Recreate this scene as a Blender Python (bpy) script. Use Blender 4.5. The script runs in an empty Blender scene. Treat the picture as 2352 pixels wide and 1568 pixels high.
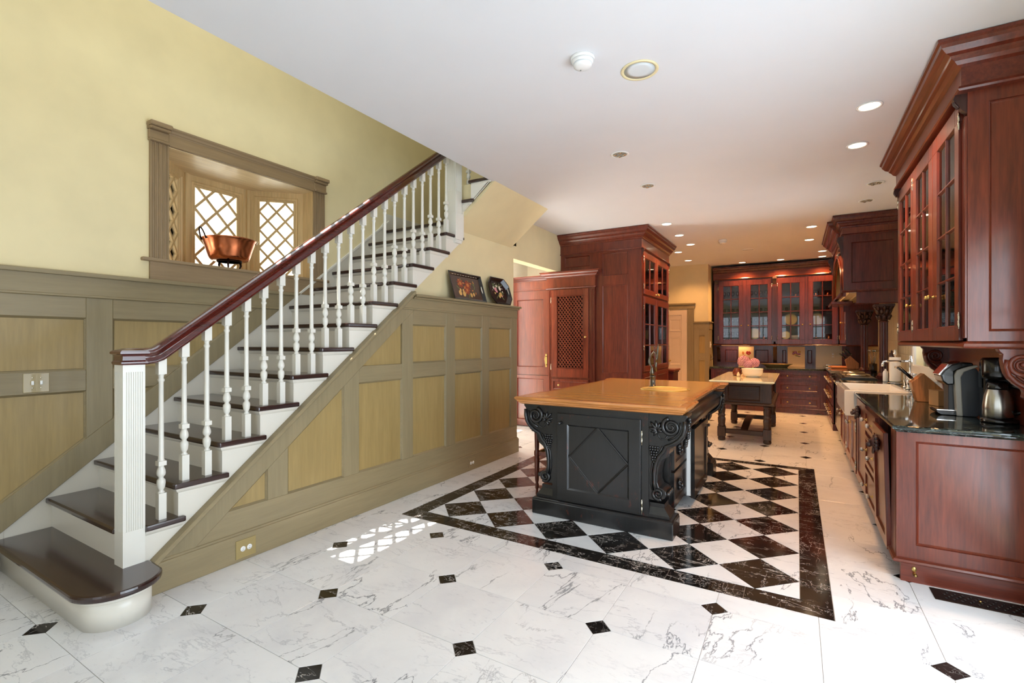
import bpy, bmesh, math, random
from mathutils import Vector, Matrix

random.seed(7)
S = bpy.context.scene
COL = S.collection
PI = math.pi

# ------------------------------------------------------------------ camera
cam_d = bpy.data.cameras.new('camera')
cam_d.sensor_width = 36.0
cam_d.lens = 36.0 * 1102.0 / 2352.0
cam_d.clip_start = 0.05
cam = bpy.data.objects.new('camera', cam_d)
cam.location = (0, 0, 1.4)
cam.rotation_euler = (PI / 2, 0, math.atan(654 / 1102.0))
COL.objects.link(cam)
S.camera = cam

# ------------------------------------------------------------------ world, sun, daylight, exposure
wd = bpy.data.worlds.new('sky')
S.world = wd
wd.use_nodes = True
bg = wd.node_tree.nodes['Background']
bg.inputs[0].default_value = (0.80, 0.90, 1.0, 1)
bg.inputs[1].default_value = 1.8
S.view_settings.view_transform = 'Standard'
S.view_settings.look = 'None'
S.view_settings.exposure = 0.75
S.view_settings.gamma = 1.0
S.view_settings.use_curve_mapping = False


def light(name, kind, loc, power, color, rot=(0, 0, 0), sx=1.0, sy=1.0, shape='RECTANGLE', spot=None, blend=.6, spread=None):
    d = bpy.data.lights.new(name, kind)
    d.energy = power
    d.color = color
    if kind == 'AREA':
        d.shape = shape
        d.size = sx
        if shape in ('RECTANGLE', 'ELLIPSE'):
            d.size_y = sy
        if spread:
            d.spread = spread
    if kind == 'SPOT':
        d.spot_size = spot
        d.spot_blend = blend
        d.shadow_soft_size = sx
    if kind == 'SUN':
        d.angle = sx
    o = bpy.data.objects.new(name, d)
    o.location = loc
    o.rotation_euler = rot
    COL.objects.link(o)
    return o


SUN_DIR = Vector((0.25, 0.03, -1.0))
sun = light('sun', 'SUN', (-6, 0, 9), 22.0, (1.0, .95, .86), sx=.004)
sun.rotation_euler = SUN_DIR.to_track_quat('-Z', 'Y').to_euler()
DOWN_W = 55.0
DAY = (0.76, 0.88, 1.0)
# daylight standing in the tall windows of the wall behind the camera (window_3, window_4, window_5)
for wx in (-3.0, -1.1, 0.55):
    light('window_daylight', 'AREA', (wx, -2.32, 1.55), 142.0, DAY, (PI / 2, 0, PI), 1.05 if wx > 0 else 1.4, 2.0)
# lamp in unseen garden doors, added to brighten the left wall (window_7)
light('window_daylight', 'AREA', (1.33, 1.85, 1.1), 58.0, DAY, (0, PI / 2, 0), 1.9, 2.6)
# daylight in the window over the sink and in the glazed hall door
light('window_daylight', 'AREA', (1.30, 6.35, 1.85), 14.0, DAY, (0, PI / 2, 0), 1.2, 1.5)
light('window_daylight', 'AREA', (-4.5, 6.1, 1.5), 10.0, (1, .88, .72), (0, -PI / 2, 0), 2.0, 0.9)
# flush lamp on the hall ceiling
light('hall_lamp', 'AREA', (-3.43, 5.9, 2.96), 20.0, (1, .90, .74), (0, 0, 0), .16, .16, 'DISK')
light('stairwell_fill', 'AREA', (-3.5, 1.6, 5.55), 27.0, DAY, (0, 0, 0), 1.2, 3.0)  # added fill lamp brightening the stair wall, wider than the skylight


# ------------------------------------------------------------------ node helpers and materials
def lin(c):
    return tuple(((v / 255) / 12.92 if v / 255 <= .04045 else ((v / 255 + .055) / 1.055) ** 2.4) for v in c)


MATS = {}


class NT:
    def __init__(s, name):
        s.m = bpy.data.materials.new(name)
        s.m.use_nodes = True
        s.t = s.m.node_tree
        s.b = s.t.nodes['Principled BSDF']
        s.out = s.t.nodes['Material Output']
        MATS[name] = s.m

    def n(s, typ, **kw):
        x = s.t.nodes.new(typ)
        for k, v in kw.items():
            setattr(x, k, v)
        return x

    def l(s, a, b):
        s.t.links.new(a, b)

    def set(s, **kw):
        for k, v in kw.items():
            i = s.b.inputs[k.replace('_', ' ')]
            i.default_value = v
        return s

    def coords(s, scale=(1, 1, 1), rand=0.0, rot=(0, 0, 0)):
        tc = s.n('ShaderNodeTexCoord')
        mp = s.n('ShaderNodeMapping')
        mp.inputs['Scale'].default_value = scale
        mp.inputs['Rotation'].default_value = rot
        if rand:
            oi = s.n('ShaderNodeObjectInfo')
            mu = s.n('ShaderNodeMath', operation='MULTIPLY')
            mu.inputs[1].default_value = rand
            s.l(oi.outputs['Random'], mu.inputs[0])
            ad = s.n('ShaderNodeVectorMath', operation='ADD')
            s.l(tc.outputs['Object'], ad.inputs[0])
            s.l(mu.outputs[0], ad.inputs[1])
            s.l(ad.outputs[0], mp.inputs['Vector'])
        else:
            s.l(tc.outputs['Object'], mp.inputs['Vector'])
        return mp.outputs[0]

    def noise(s, vec, scale, detail=4, rough=.55, dist=0.0):
        x = s.n('ShaderNodeTexNoise')
        x.inputs['Scale'].default_value = scale
        x.inputs['Detail'].default_value = detail
        x.inputs['Roughness'].default_value = rough
        x.inputs['Distortion'].default_value = dist
        s.l(vec, x.inputs['Vector'])
        return x.outputs['Fac']

    def ramp(s, fac, stops):
        x = s.n('ShaderNodeValToRGB')
        e = x.color_ramp.elements
        while len(e) < len(stops):
            e.new(.5)
        for el, (p, c) in zip(e, stops):
            el.position = p
            el.color = (*c, 1) if len(c) == 3 else c
        s.l(fac, x.inputs[0])
        return x.outputs[0]

    def mix(s, fac, a, b, blend='MIX'):
        x = s.n('ShaderNodeMix', data_type='RGBA', blend_type=blend)
        for inp, v in ((x.inputs[0], fac), (x.inputs[6], a), (x.inputs[7], b)):
            if isinstance(v, (int, float)):
                inp.default_value = v
            elif isinstance(v, tuple):
                inp.default_value = (*v, 1)
            else:
                s.l(v, inp)
        return x.outputs[2]

    def color(s, c):
        s.l(c, s.b.inputs['Base Color'])

    def bump(s, h, strength=.1, dist=.01):
        x = s.n('ShaderNodeBump')
        x.inputs['Strength'].default_value = strength
        x.inputs['Distance'].default_value = dist
        s.l(h, x.inputs['Height'])
        s.l(x.outputs[0], s.b.inputs['Normal'])


def vein(t, vec, scale, width, dist=1.2, detail=5, rough=.6):
    f = t.noise(vec, scale, detail, rough, dist)
    a = t.n('ShaderNodeMath', operation='SUBTRACT')
    a.inputs[1].default_value = .5
    t.l(f, a.inputs[0])
    b = t.n('ShaderNodeMath', operation='ABSOLUTE')
    t.l(a.outputs[0], b.inputs[0])
    c = t.n('ShaderNodeMapRange')
    c.inputs[1].default_value = 0
    c.inputs[2].default_value = width
    c.inputs[3].default_value = 1
    c.inputs[4].default_value = 0
    t.l(b.outputs[0], c.inputs[0])
    return c.outputs[0]


def mulv(t, a, b):
    m = t.n('ShaderNodeMath', operation='MULTIPLY')
    t.l(a, m.inputs[0])
    if isinstance(b, float):
        m.inputs[1].default_value = b
    else:
        t.l(b, m.inputs[1])
    return m.outputs[0]


def paint(name, rgb, rough=.5, var=.04, bump=.03, coat=0.0):
    t = NT(name)
    c = lin(rgb)
    v = t.coords()
    f = t.noise(v, 3.0, 3)
    t.color(t.ramp(f, [(.3, tuple(x * (1 - var) for x in c)), (.7, tuple(min(1, x * (1 + var)) for x in c))]))
    t.set(Roughness=rough, Coat_Weight=coat)
    if bump:
        t.bump(t.noise(v, 180, 2), bump, .002)


def wood(name, dark, lit, rough=.35, axis='z', scale=1.0, coat=.25, fine=1.0, speck=None):
    t = NT(name)
    sc = {'z': (14, 14, 1.1), 'x': (1.1, 14, 14), 'y': (14, 1.1, 14)}[axis]
    v = t.coords(tuple(x * scale for x in sc), rand=7.0)
    f = t.noise(v, 1.0, 5, .6, .6)
    c = t.ramp(f, [(.30, lin(dark)), (.72, lin(lit))])
    v2 = t.coords(tuple(x * scale * 5 for x in sc), rand=3.0)
    g = t.noise(v2, 1.0, 3, .6)
    c = t.mix(.35 * fine, c, t.ramp(g, [(.35, lin(tuple(x * .55 for x in dark))), (.65, lin(tuple(min(255, x * 1.12) for x in lit)))]))
    if speck:
        w = t.coords((22, 22, 9))
        h = t.noise(w, 1.0, 6, .75)
        c = t.mix(t.ramp(h, [(.615, (0, 0, 0)), (.66, (.8, .8, .8))]), c, lin(speck))
    t.color(c)
    t.set(Roughness=rough, Coat_Weight=coat, Coat_Roughness=.12)
    t.bump(g, .06, .002)


def metal(name, rgb, rough=.2, var=0.0):
    t = NT(name)
    v = t.coords()
    f = t.noise(v, 14, 3)
    c = lin(rgb)
    t.color(t.ramp(f, [(.3, tuple(x * (1 - var) for x in c)), (.7, c)]))
    t.set(Metallic=1.0, Roughness=rough)


paint('wall_yellow', (231, 216, 172), .6)
paint('ceiling_white', (228, 228, 231), .7, .01)
paint('trim_white', (224, 219, 207), .32, .01, .0, .15)
paint('newel_white', (228, 225, 215), .3, .01, .0, .15)
paint('cream', (228, 216, 178), .5)
paint('hall_white', (248, 244, 234), .7)
paint('plastic_white', (245, 245, 243), .35, .01, 0)
paint('plastic_ivory', (236, 222, 178), .35, .01, 0)
paint('grille_white', (222, 226, 228), .6, .02, .0)
paint('plastic_black', (9, 9, 10), .22, .05, 0, .3)
paint('plastic_grey', (52, 56, 62), .4, .05, 0)
paint('silver_paint', (176, 172, 160), .3, .03, 0)
paint('ceramic_white', (240, 236, 226), .12, .01, 0, .5)
paint('ceramic_cream', (236, 228, 196), .15, .01, 0, .5)
paint('paper_white', (240, 236, 226), .8, .02, .05)
paint('kraft_box', (186, 138, 88), .7)
paint('door_paint', (214, 196, 178), .35)
paint('black_lacquer', (14, 12, 11), .25, .1, 0, .4)
paint('tile_cream', (222, 208, 172), .25, .02, 0)
paint('hydrangea_pink', (222, 166, 186), .8, .25)
paint('leaf_green', (70, 92, 44), .6, .3)
paint('teal_liquid', (70, 150, 160), .2)
paint('sign_grey', (120, 124, 122), .6)
paint('cabinet_dark', (98, 94, 90), .45)
paint('print_mount', (238, 214, 172), .6, .03)
paint('sage_dish', (128, 124, 92), .25, .1)
paint('siding_white', (236, 240, 246), .7)
wood('cherry', (82, 30, 19), (124, 53, 33), .28, fine=.7)
wood('cherry_y', (82, 30, 19), (124, 53, 33), .28, 'y', fine=.7)
wood('cherry_x', (82, 30, 19), (124, 53, 33), .28, 'x', fine=.7)
wood('mahogany', (66, 27, 25), (98, 41, 36), .26, fine=.7)
wood('olive_stile', (136, 122, 90), (148, 133, 100), .5, 'z', .7, .05, .25)
wood('olive_rail', (136, 121, 89), (149, 133, 99), .5, 'y', .7, .05, .25)
wood('olive_panel', (152, 128, 77), (164, 140, 89), .5, 'z', .7, .05, .35)
wood('taupe_trim', (140, 117, 86), (156, 131, 98), .5, 'z', .7, .05, .3)
wood('taupe_trim_y', (140, 117, 86), (156, 131, 98), .5, 'y', .7, .05, .3)
wood('bay_wood', (196, 164, 112), (218, 188, 136), .4, 'z', .7, .1, .4)
wood('bay_ceiling', (220, 190, 140), (240, 216, 170), .4, 'y', .6, .1, .4)
wood('tread_wood', (38, 20, 17), (56, 30, 24), .24, 'x', 1.0, .5)
wood('rail_wood', (64, 18, 14), (92, 30, 22), .16, 'y', 1.0, .6)
wood('maple_top', (222, 164, 88), (232, 178, 102), .2, 'x', .6, .4, .2)
wood('maple_edge', (186, 112, 52), (212, 142, 76), .25, 'x', .8, .3)
wood('island_black', (16, 15, 15), (27, 26, 26), .30, 'z', 1.0, .3, 1.0, (84, 34, 24))
wood('oak_dark', (40, 26, 18), (74, 48, 34), .4, 'z', 1.2, .15)
wood('oak_dark_x', (40, 26, 18), (74, 48, 34), .4, 'x', 1.2, .15)
wood('stool_wood', (88, 36, 24), (128, 62, 40), .3)
wood('block_wood', (176, 108, 56), (206, 140, 82), .4)
wood('board_wood', (190, 106, 44), (214, 136, 66), .4, 'x')
wood('carved_dark', (44, 22, 18), (70, 32, 26), .35)
metal('brass', (214, 184, 116), .28, .1)
metal('brass_bright', (236, 212, 136), .42, .1)
paint('brass_plate', (158, 138, 88), .35, .05, 0, .3)
metal('nickel', (200, 192, 172), .18, .05)
metal('chrome', (232, 232, 232), .06)
metal('pewter', (112, 104, 92), .3, .3)
metal('copper', (206, 120, 78), .22, .3)
metal('steel', (190, 188, 182), .25, .05)
metal('iron', (50, 34, 28), .5, .2)
metal('bronze_grille', (58, 44, 36), .45, .2)


def marble_white():
    t = NT('marble_white')
    v = t.coords((1, 1, 1), rand=40.0, rot=(0, 0, .5))
    cloud = t.ramp(t.noise(v, 1.6, 5, .6, .4), [(.25, lin((212, 212, 215))), (.55, lin((230, 230, 230))), (.8, lin((235, 235, 235)))])
    st = t.coords((1.0, 2.6, 1), rand=40.0, rot=(0, 0, -.6))
    st2 = t.coords((2.2, .8, 1), rand=40.0, rot=(0, 0, -.9))
    fl = t.coords((26, 85, 1), rand=40.0, rot=(0, 0, -.6))
    fleck = mulv(t, t.ramp(t.noise(fl, 1.0, 3, .6), [(.60, (0, 0, 0)), (.72, (1, 1, 1))]), t.ramp(t.noise(v, 4.0, 3), [(.40, (0, 0, 0)), (.65, (1, 1, 1))]))
    big = mulv(t, vein(t, st2, .55, .0045, .35, 9, .60), t.ramp(t.noise(v, 1.9, 2), [(.38, (0, 0, 0)), (.52, (1, 1, 1))]))
    fine = mulv(t, vein(t, st, 1.3, .010, .3, 8, .62), t.ramp(t.noise(v, 2.6, 3), [(.40, (0, 0, 0)), (.60, (1, 1, 1))]))
    c = t.mix(mulv(t, fleck, .30), cloud, lin((150, 152, 160)))
    c = t.mix(mulv(t, fine, .42), c, lin((140, 142, 152)))
    c = t.mix(mulv(t, big, .80), c, lin((78, 80, 90)))
    t.color(c)
    t.set(Roughness=.16, Specular_IOR_Level=.5)


def marble_black():
    t = NT('marble_black')
    v = t.coords((1, 1, 1), rand=40.0)
    base = t.ramp(t.noise(v, 3, 3), [(.3, lin((13, 12, 12))), (.75, lin((32, 26, 23)))])
    w = t.coords((1.0, 3.4, 1), rand=40.0, rot=(0, 0, .9))
    w2 = t.coords((3.0, 1.0, 1), rand=25.0, rot=(0, 0, .35))
    m = t.ramp(t.noise(v, 2.4, 3), [(.4, (0, 0, 0)), (.6, (1, 1, 1))])
    a = mulv(t, vein(t, w, 3.2, .010, .5, 5, .65), m)
    b = mulv(t, vein(t, w2, 4.5, .010, .4, 5, .65), t.ramp(t.noise(v, 3.4, 2), [(.45, (0, 0, 0)), (.62, (1, 1, 1))]))
    c = t.mix(mulv(t, a, .85), base, lin((226, 220, 214)))
    c = t.mix(mulv(t, b, .75), c, lin((205, 196, 190)))
    t.color(c)
    t.set(Roughness=.10, Specular_IOR_Level=.5)


def stone_green():
    t = NT('stone_green')
    v = t.coords((1.2, 3, 3), rot=(0, 0, .4))
    c = t.ramp(t.noise(v, 3.5, 7, .7, 1.5), [(.35, lin((14, 18, 17))), (.6, lin((34, 44, 42))), (.78, lin((96, 116, 112)))])
    c = t.mix(mulv(t, vein(t, v, 4.0, .012, 1.5), .6), c, lin((150, 170, 165)))
    t.color(c)
    t.set(Roughness=.05, Specular_IOR_Level=.6)


def glassy(name, tint=(1, 1, 1), ior=1.5, rough=0.0, boost=1.0):
    t = NT(name)
    t.t.nodes.remove(t.b)
    tr = t.n('ShaderNodeBsdfTransparent')
    tr.inputs[0].default_value = (*tint, 1)
    gl = t.n('ShaderNodeBsdfGlossy')
    gl.inputs['Roughness'].default_value = rough
    fr = t.n('ShaderNodeFresnel')
    fr.inputs[0].default_value = ior
    mx = t.n('ShaderNodeMixShader')
    t.l(fr.outputs[0], mx.inputs[0])
    t.l(tr.outputs[0], mx.inputs[1])
    t.l(gl.outputs[0], mx.inputs[2])
    t.l(mx.outputs[0], t.out.inputs[0])


def emit(name, rgb, strength):
    t = NT(name)
    c = lin(rgb)
    t.set(Base_Color=(*c, 1), Emission_Color=(*c, 1), Emission_Strength=strength)


marble_white()
marble_black()
stone_green()
glassy('glass')
glassy('glass_dark', (.8, .82, .8), 1.6)
glassy('crystal', (.94, .95, .95), 1.9)
emit('lamp_on', (255, 238, 205), 4.0)
emit('lamp_dim', (255, 190, 120), .6)
paint('grout', (172, 168, 162), .8)


# ------------------------------------------------------------------ mesh builder
class G:
    """collects shapes; an optional frame maps local (u, v, w) to the world"""

    def __init__(s, frame=None):
        s.v = []
        s.f = []
        s.sm = []
        s.fr = frame

    def add(s, vs, fs, smooth=False):
        o = len(s.v)
        if s.fr is not None:
            vs = [s.fr @ Vector(p) for p in vs]
        s.v += [tuple(p) for p in vs]
        s.f += [tuple(i + o for i in f) for f in fs]
        s.sm += [smooth] * len(fs)
        return s

    def box(s, x0, x1, y0, y1, z0, z1):
        vs = [(x, y, z) for x in (x0, x1) for y in (y0, y1) for z in (z0, z1)]
        return s.add(vs, [(0, 1, 3, 2), (4, 6, 7, 5), (0, 4, 5, 1), (2, 3, 7, 6), (0, 2, 6, 4), (1, 5, 7, 3)])

    def prism(s, poly, a0, a1, axis='z', smooth=False):
        """poly in the plane of the two other axes: z -> (x,y), x -> (y,z), y -> (x,z)"""
        n = len(poly)
        mk = {'z': lambda p, a: (p[0], p[1], a), 'x': lambda p, a: (a, p[0], p[1]), 'y': lambda p, a: (p[0], a, p[1])}[axis]
        vs = [mk(p, a0) for p in poly] + [mk(p, a1) for p in poly]
        s.add(vs, [tuple(range(n)), tuple(range(2 * n - 1, n - 1, -1))])
        o = len(s.v) - 2 * n
        for i in range(n):
            j = (i + 1) % n
            s.f.append((o + i, o + j, o + n + j, o + n + i))
            s.sm.append(smooth)
        return s

    def rings(s, loops, cap0=True, cap1=True, smooth=False, closed=True):
        n = len(loops[0])
        vs = [p for l in loops for p in l]
        fs = []
        for k in range(len(loops) - 1):
            for i in range(n if closed else n - 1):
                j = (i + 1) % n
                fs.append((k * n + i, k * n + j, (k + 1) * n + j, (k + 1) * n + i))
        if cap0:
            fs.append(tuple(range(n)))
        if cap1:
            fs.append(tuple(range(len(vs) - 1, len(vs) - n - 1, -1)))
        return s.add(vs, fs, smooth)

    def lathe(s, prof, c=(0, 0, 0), seg=14, axis='z', smooth=True, sx=1.0, sy=1.0):
        loops = []
        for r, h in prof:
            r = max(r, 1e-4)
            l = []
            for i in range(seg):
                a = 2 * PI * i / seg
                p, q = r * math.cos(a) * sx, r * math.sin(a) * sy
                l.append({'z': (c[0] + p, c[1] + q, c[2] + h), 'x': (c[0] + h, c[1] + p, c[2] + q), 'y': (c[0] + p, c[1] + h, c[2] + q)}[axis])
            loops.append(l)
        return s.rings(loops, smooth=smooth)

    def ball(s, c, r, seg=10, k=6, sx=1, sy=1, sz=1):
        prof = [(math.sin(PI * i / k) * r, -math.cos(PI * i / k) * r * sz) for i in range(k + 1)]
        return s.lathe(prof, c, seg, sx=sx, sy=sy)

    def tube(s, pts, r, seg=8, cap=True):
        pts = [Vector(p) for p in pts]
        rs = r if isinstance(r, (list, tuple)) else [r] * len(pts)
        loops = []
        up = None
        for i, p in enumerate(pts):
            d = (pts[min(i + 1, len(pts) - 1)] - pts[max(i - 1, 0)]).normalized()
            if up is None:
                up = d.orthogonal().normalized()
            up = (up - d * up.dot(d)).normalized()
            w = d.cross(up)
            loops.append([tuple(p + (up * math.cos(2 * PI * k / seg) + w * math.sin(2 * PI * k / seg)) * rs[i]) for k in range(seg)])
        return s.rings(loops, cap, cap, True)

    def sweep(s, prof, path, closed=False, smooth=False):
        """profile (out, z) swept along a plan path; out is to the right of travel"""
        n = len(path)
        loops = []
        for i in range(n):
            p = Vector(path[i])
            ds = []
            if closed or i > 0:
                ds.append((p - Vector(path[i - 1])).normalized())
            if closed or i < n - 1:
                ds.append((Vector(path[(i + 1) % n]) - p).normalized())
            ns = [Vector((d.y, -d.x)) for d in ds]
            m = ns[0] if len(ns) == 1 else (ns[0] + ns[1]) / (1 + ns[0].dot(ns[1]))
            loops.append([(p.x + m.x * o, p.y + m.y * o, z) for o, z in prof])
        if closed:
            loops.append(loops[0])
        return s.rings(loops, not closed, not closed, smooth)

    def ring_frame(s, u0, u1, v0, v1, rail, w0, w1, bead=.012, depth=.012, stile=None, bot=None):
        """a rectangular frame (door, sash) in u, v with its face at w1 and a chamfered inner edge"""
        st = stile if stile is not None else rail
        bt = bot if bot is not None else rail

        def rect(d, w, a=0, b=0, t=0):
            return [(u0 + a, v0 + b, w), (u1 - a, v0 + b, w), (u1 - a, v1 - t, w), (u0 + a, v1 - t, w)]
        e = .002
        loops = [rect(0, w0), rect(0, w1 - e), rect(0, w1, e, e, e), rect(0, w1, st, bt, rail),
                 rect(0, w1 - depth * .35, st + bead * .35, bt + bead * .35, rail + bead * .35), rect(0, w1 - depth, st + bead, bt + bead, rail + bead), rect(0, w0, st + bead, bt + bead, rail + bead)]
        loops.append(loops[0])
        return s.rings(loops, False, False)

    def mesh(s, name, bev=0.0, seg=1, org=(0, 0, 0)):
        me = bpy.data.meshes.new(name)
        me.from_pydata([(p[0] - org[0], p[1] - org[1], p[2] - org[2]) for p in s.v], [], s.f)
        me.polygons.foreach_set('use_smooth', s.sm)
        bm = bmesh.new()
        bm.from_mesh(me)
        bmesh.ops.recalc_face_normals(bm, faces=bm.faces)
        if bev:
            ed = [e for e in bm.edges if len(e.link_faces) == 2 and e.calc_face_angle(0) > .6]
            bmesh.ops.bevel(bm, geom=ed, offset=bev, segments=seg, profile=.6, affect='EDGES', clamp_overlap=True)
        bm.to_mesh(me)
        bm.free()
        return me


def frame(o, u, w):
    """local axes: u along the face, v up, w out of the face"""
    u = Vector(u)
    w = Vector(w)
    v = Vector((0, 0, 1))
    m = Matrix.Identity(4)
    for i in range(3):
        m[i][0], m[i][1], m[i][2], m[i][3] = u[i], v[i], w[i], o[i]
    return m


def org(o):
    p = Vector((0, 0, 0))
    while o is not None:
        p += Vector(o.location)
        o = o.parent
    return p


def put(name, g, mat, parent=None, bev=0.0, seg=1, at=None):
    """link one mesh object; world-space geometry is stored relative to its parent"""
    base = Vector(at) if at is not None else (org(parent) if parent else Vector((0, 0, 0)))
    me = g.mesh(name, bev, seg, base) if isinstance(g, G) else g
    if mat:
        me.materials.clear()
        me.materials.append(MATS[mat])
    o = bpy.data.objects.new(name, me)
    COL.objects.link(o)
    if parent:
        o.parent = parent
        if at is not None:
            o.location = base - org(parent)
    elif at is not None:
        o.location = base
    return o


def tag(o, label=None, cat=None, group=None, kind=None):
    for k, v in (('label', label), ('category', cat), ('group', group), ('kind', kind)):
        if v:
            o[k] = v
    return o


def thing(name, loc, label, cat, group=None):
    o = bpy.data.objects.new(name, None)
    o.empty_display_size = .1
    o.location = loc
    COL.objects.link(o)
    return tag(o, label, cat, group)


def struct(name, g, mat, bev=0.0, label=None):
    return tag(put(name, g, mat, None, bev), label, None, None, 'structure')


def clone(o, parent=None, loc=None, rz=None):
    c = o.copy()
    COL.objects.link(c)
    c.parent = parent
    if loc is not None:
        c.location = loc
    if rz is not None:
        c.rotation_euler = (0, 0, rz)
    for ch in list(o.children):
        clone(ch, c)
    return c


def clip(poly, a, b, c):
    """keep the part of a convex polygon where a*x + b*y + c >= 0"""
    out = []
    for i in range(len(poly)):
        p, q = poly[i], poly[(i + 1) % len(poly)]
        dp, dq = a * p[0] + b * p[1] + c, a * q[0] + b * q[1] + c
        if dp >= 0:
            out.append(p)
        if (dp > 0 > dq) or (dp < 0 < dq):
            t = dp / (dp - dq)
            out.append((p[0] + (q[0] - p[0]) * t, p[1] + (q[1] - p[1]) * t))
    return out


def cliprect(poly, x0, x1, y0, y1):
    for a, b, c in ((1, 0, -x0), (-1, 0, x1), (0, 1, -y0), (0, -1, y1)):
        poly = clip(poly, a, b, c)
        if len(poly) < 3:
            return []
    return poly


def area(p):
    return abs(sum(p[i][0] * p[(i + 1) % len(p)][1] - p[(i + 1) % len(p)][0] * p[i][1] for i in range(len(p)))) / 2


def rect(x0, x1, y0, y1):
    return [(x0, y0), (x1, y0), (x1, y1), (x0, y1)]


def shrink(poly, d):
    """move the edges of a convex polygon inwards"""
    n = len(poly)
    cx = sum(p[0] for p in poly) / n
    cy = sum(p[1] for p in poly) / n
    out = list(poly)
    for i in range(n):
        p, q = poly[i], poly[(i + 1) % n]
        ex, ey = q[0] - p[0], q[1] - p[1]
        L = math.hypot(ex, ey)
        if L < 1e-6:
            continue
        nx, ny = -ey / L, ex / L
        if nx * (cx - p[0]) + ny * (cy - p[1]) < 0:
            nx, ny = -nx, -ny
        out = clip(out, nx, ny, -(nx * p[0] + ny * p[1]) - d)
        if len(out) < 3:
            return []
    return out

# ================================================================== THE SETTING
CZ = 3.05                       # ceiling height
XL, XR = -4.2, 1.15             # left and right wall faces
YB, YR = -2.15, 11.72           # wall behind the camera, rear wall


def wall_slab(g, axis, a0, a1, b0, b1, z0, z1, holes):
    """a wall slab with rectangular holes; axis is its thin axis"""
    bs = sorted({b0, b1, *[h[0] for h in holes], *[h[1] for h in holes]})
    zs = sorted({z0, z1, *[h[2] for h in holes], *[h[3] for h in holes]})
    for i in range(len(bs) - 1):
        for j in range(len(zs) - 1):
            mb, mz = (bs[i] + bs[i + 1]) / 2, (zs[j] + zs[j + 1]) / 2
            if any(h[0] < mb < h[1] and h[2] < mz < h[3] for h in holes):
                continue
            if axis == 'x':
                g.box(a0, a1, bs[i], bs[i + 1], zs[j], zs[j + 1])
            else:
                g.box(bs[i], bs[i + 1], a0, a1, zs[j], zs[j + 1])
    return g


# ---- floor: grout bed with marble tiles laid in it
floor = struct('floor', G().box(-4.35, 1.3, -2.3, 12.0, -.12, -.003), 'grout', label='white marble floor with small black corner inserts and a black-and-white diamond centrepiece')
P = .467
LX = -2.707
RUG = (-2.761, .165, 2.892, 6.221)
RIN = (-2.611, .015, 3.042, 6.099)
regions = [(-4.2, 1.15, -2.15, RUG[2], 1.306, 0), (-4.2, RUG[0], RUG[2], RUG[3], 1.306, 0),
           (RUG[1], 1.15, RUG[2], RUG[3], 1.306, 0), (-4.2, 1.15, RUG[3], 11.72, 6.329, 1)]
TC = {}


def tile(name, poly, mat, shrinkage=.0011, z0=-.02, z1=0.0):
    poly = shrink(poly, shrinkage)
    if len(poly) < 3 or area(poly) < 4e-4:
        return None
    cx = sum(p[0] for p in poly) / len(poly)
    cy = sum(p[1] for p in poly) / len(poly)
    rel = [(round(p[0] - cx, 4), round(p[1] - cy, 4)) for p in poly]
    k = (mat, tuple(rel))
    if k not in TC:
        g = G()
        n = len(rel)
        inn = [(x * .997, y * .997) for x, y in rel]
        g.rings([[(x, y, z0) for x, y in rel], [(x, y, z1 - .0008) for x, y in rel], [(x, y, z1) for x, y in inn]])
        me = g.mesh(name)
        me.materials.append(MATS[mat])
        TC[k] = me
    o = bpy.data.objects.new(name, TC[k])
    COL.objects.link(o)
    o.parent = floor
    o.location = (cx, cy, 0)
    return o


hidden = G()
for (x0, x1, y0, y1, ly, par) in regions:
    for i in range(-5, 10):
        for j in range(-10, 16):
            ax, ay = LX + i * P, ly + j * P
            bx_, by_ = ax + P, ay + P
            mx, my = ax + P / 2, ay + P / 2
            if mx < -3.3 and 1.2 < my < 5.1:
                continue
            if mx > .95 and my > 3.9 or (mx < -2.2 and 7.2 < my < 8.4) or (mx < -3.5 and my > 7.2):
                continue
            h = .066
            ev = (i + j + par) % 2 == 0
            if ev:
                poly = [(ax + h, ay), (bx_, ay), (bx_, by_ - h), (bx_ - h, by_), (ax, by_), (ax, ay + h)]
            else:
                poly = [(ax, ay), (bx_ - h, ay), (bx_, ay + h), (bx_, by_), (ax + h, by_), (ax, by_ - h)]
            poly = cliprect(poly, x0, x1, y0, y1)
            if poly:
                if my < .2:
                    pp = shrink(poly, .0011)
                    if len(pp) > 2:
                        hidden.prism(pp, -.02, 0)
                else:
                    tile('floor_tile', poly, 'marble_white')
            if ev:
                poly = cliprect([(ax - h, ay), (ax, ay - h), (ax + h, ay), (ax, ay + h)], x0, x1, y0, y1)
                if poly and my > .2 and not (ax < -3.1 and 1.1 < ay < 5.2):
                    tile('insert_tile', poly, 'marble_black')
tag(put('floor_tiles_behind', hidden, 'marble_white', floor), kind='stuff')
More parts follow.
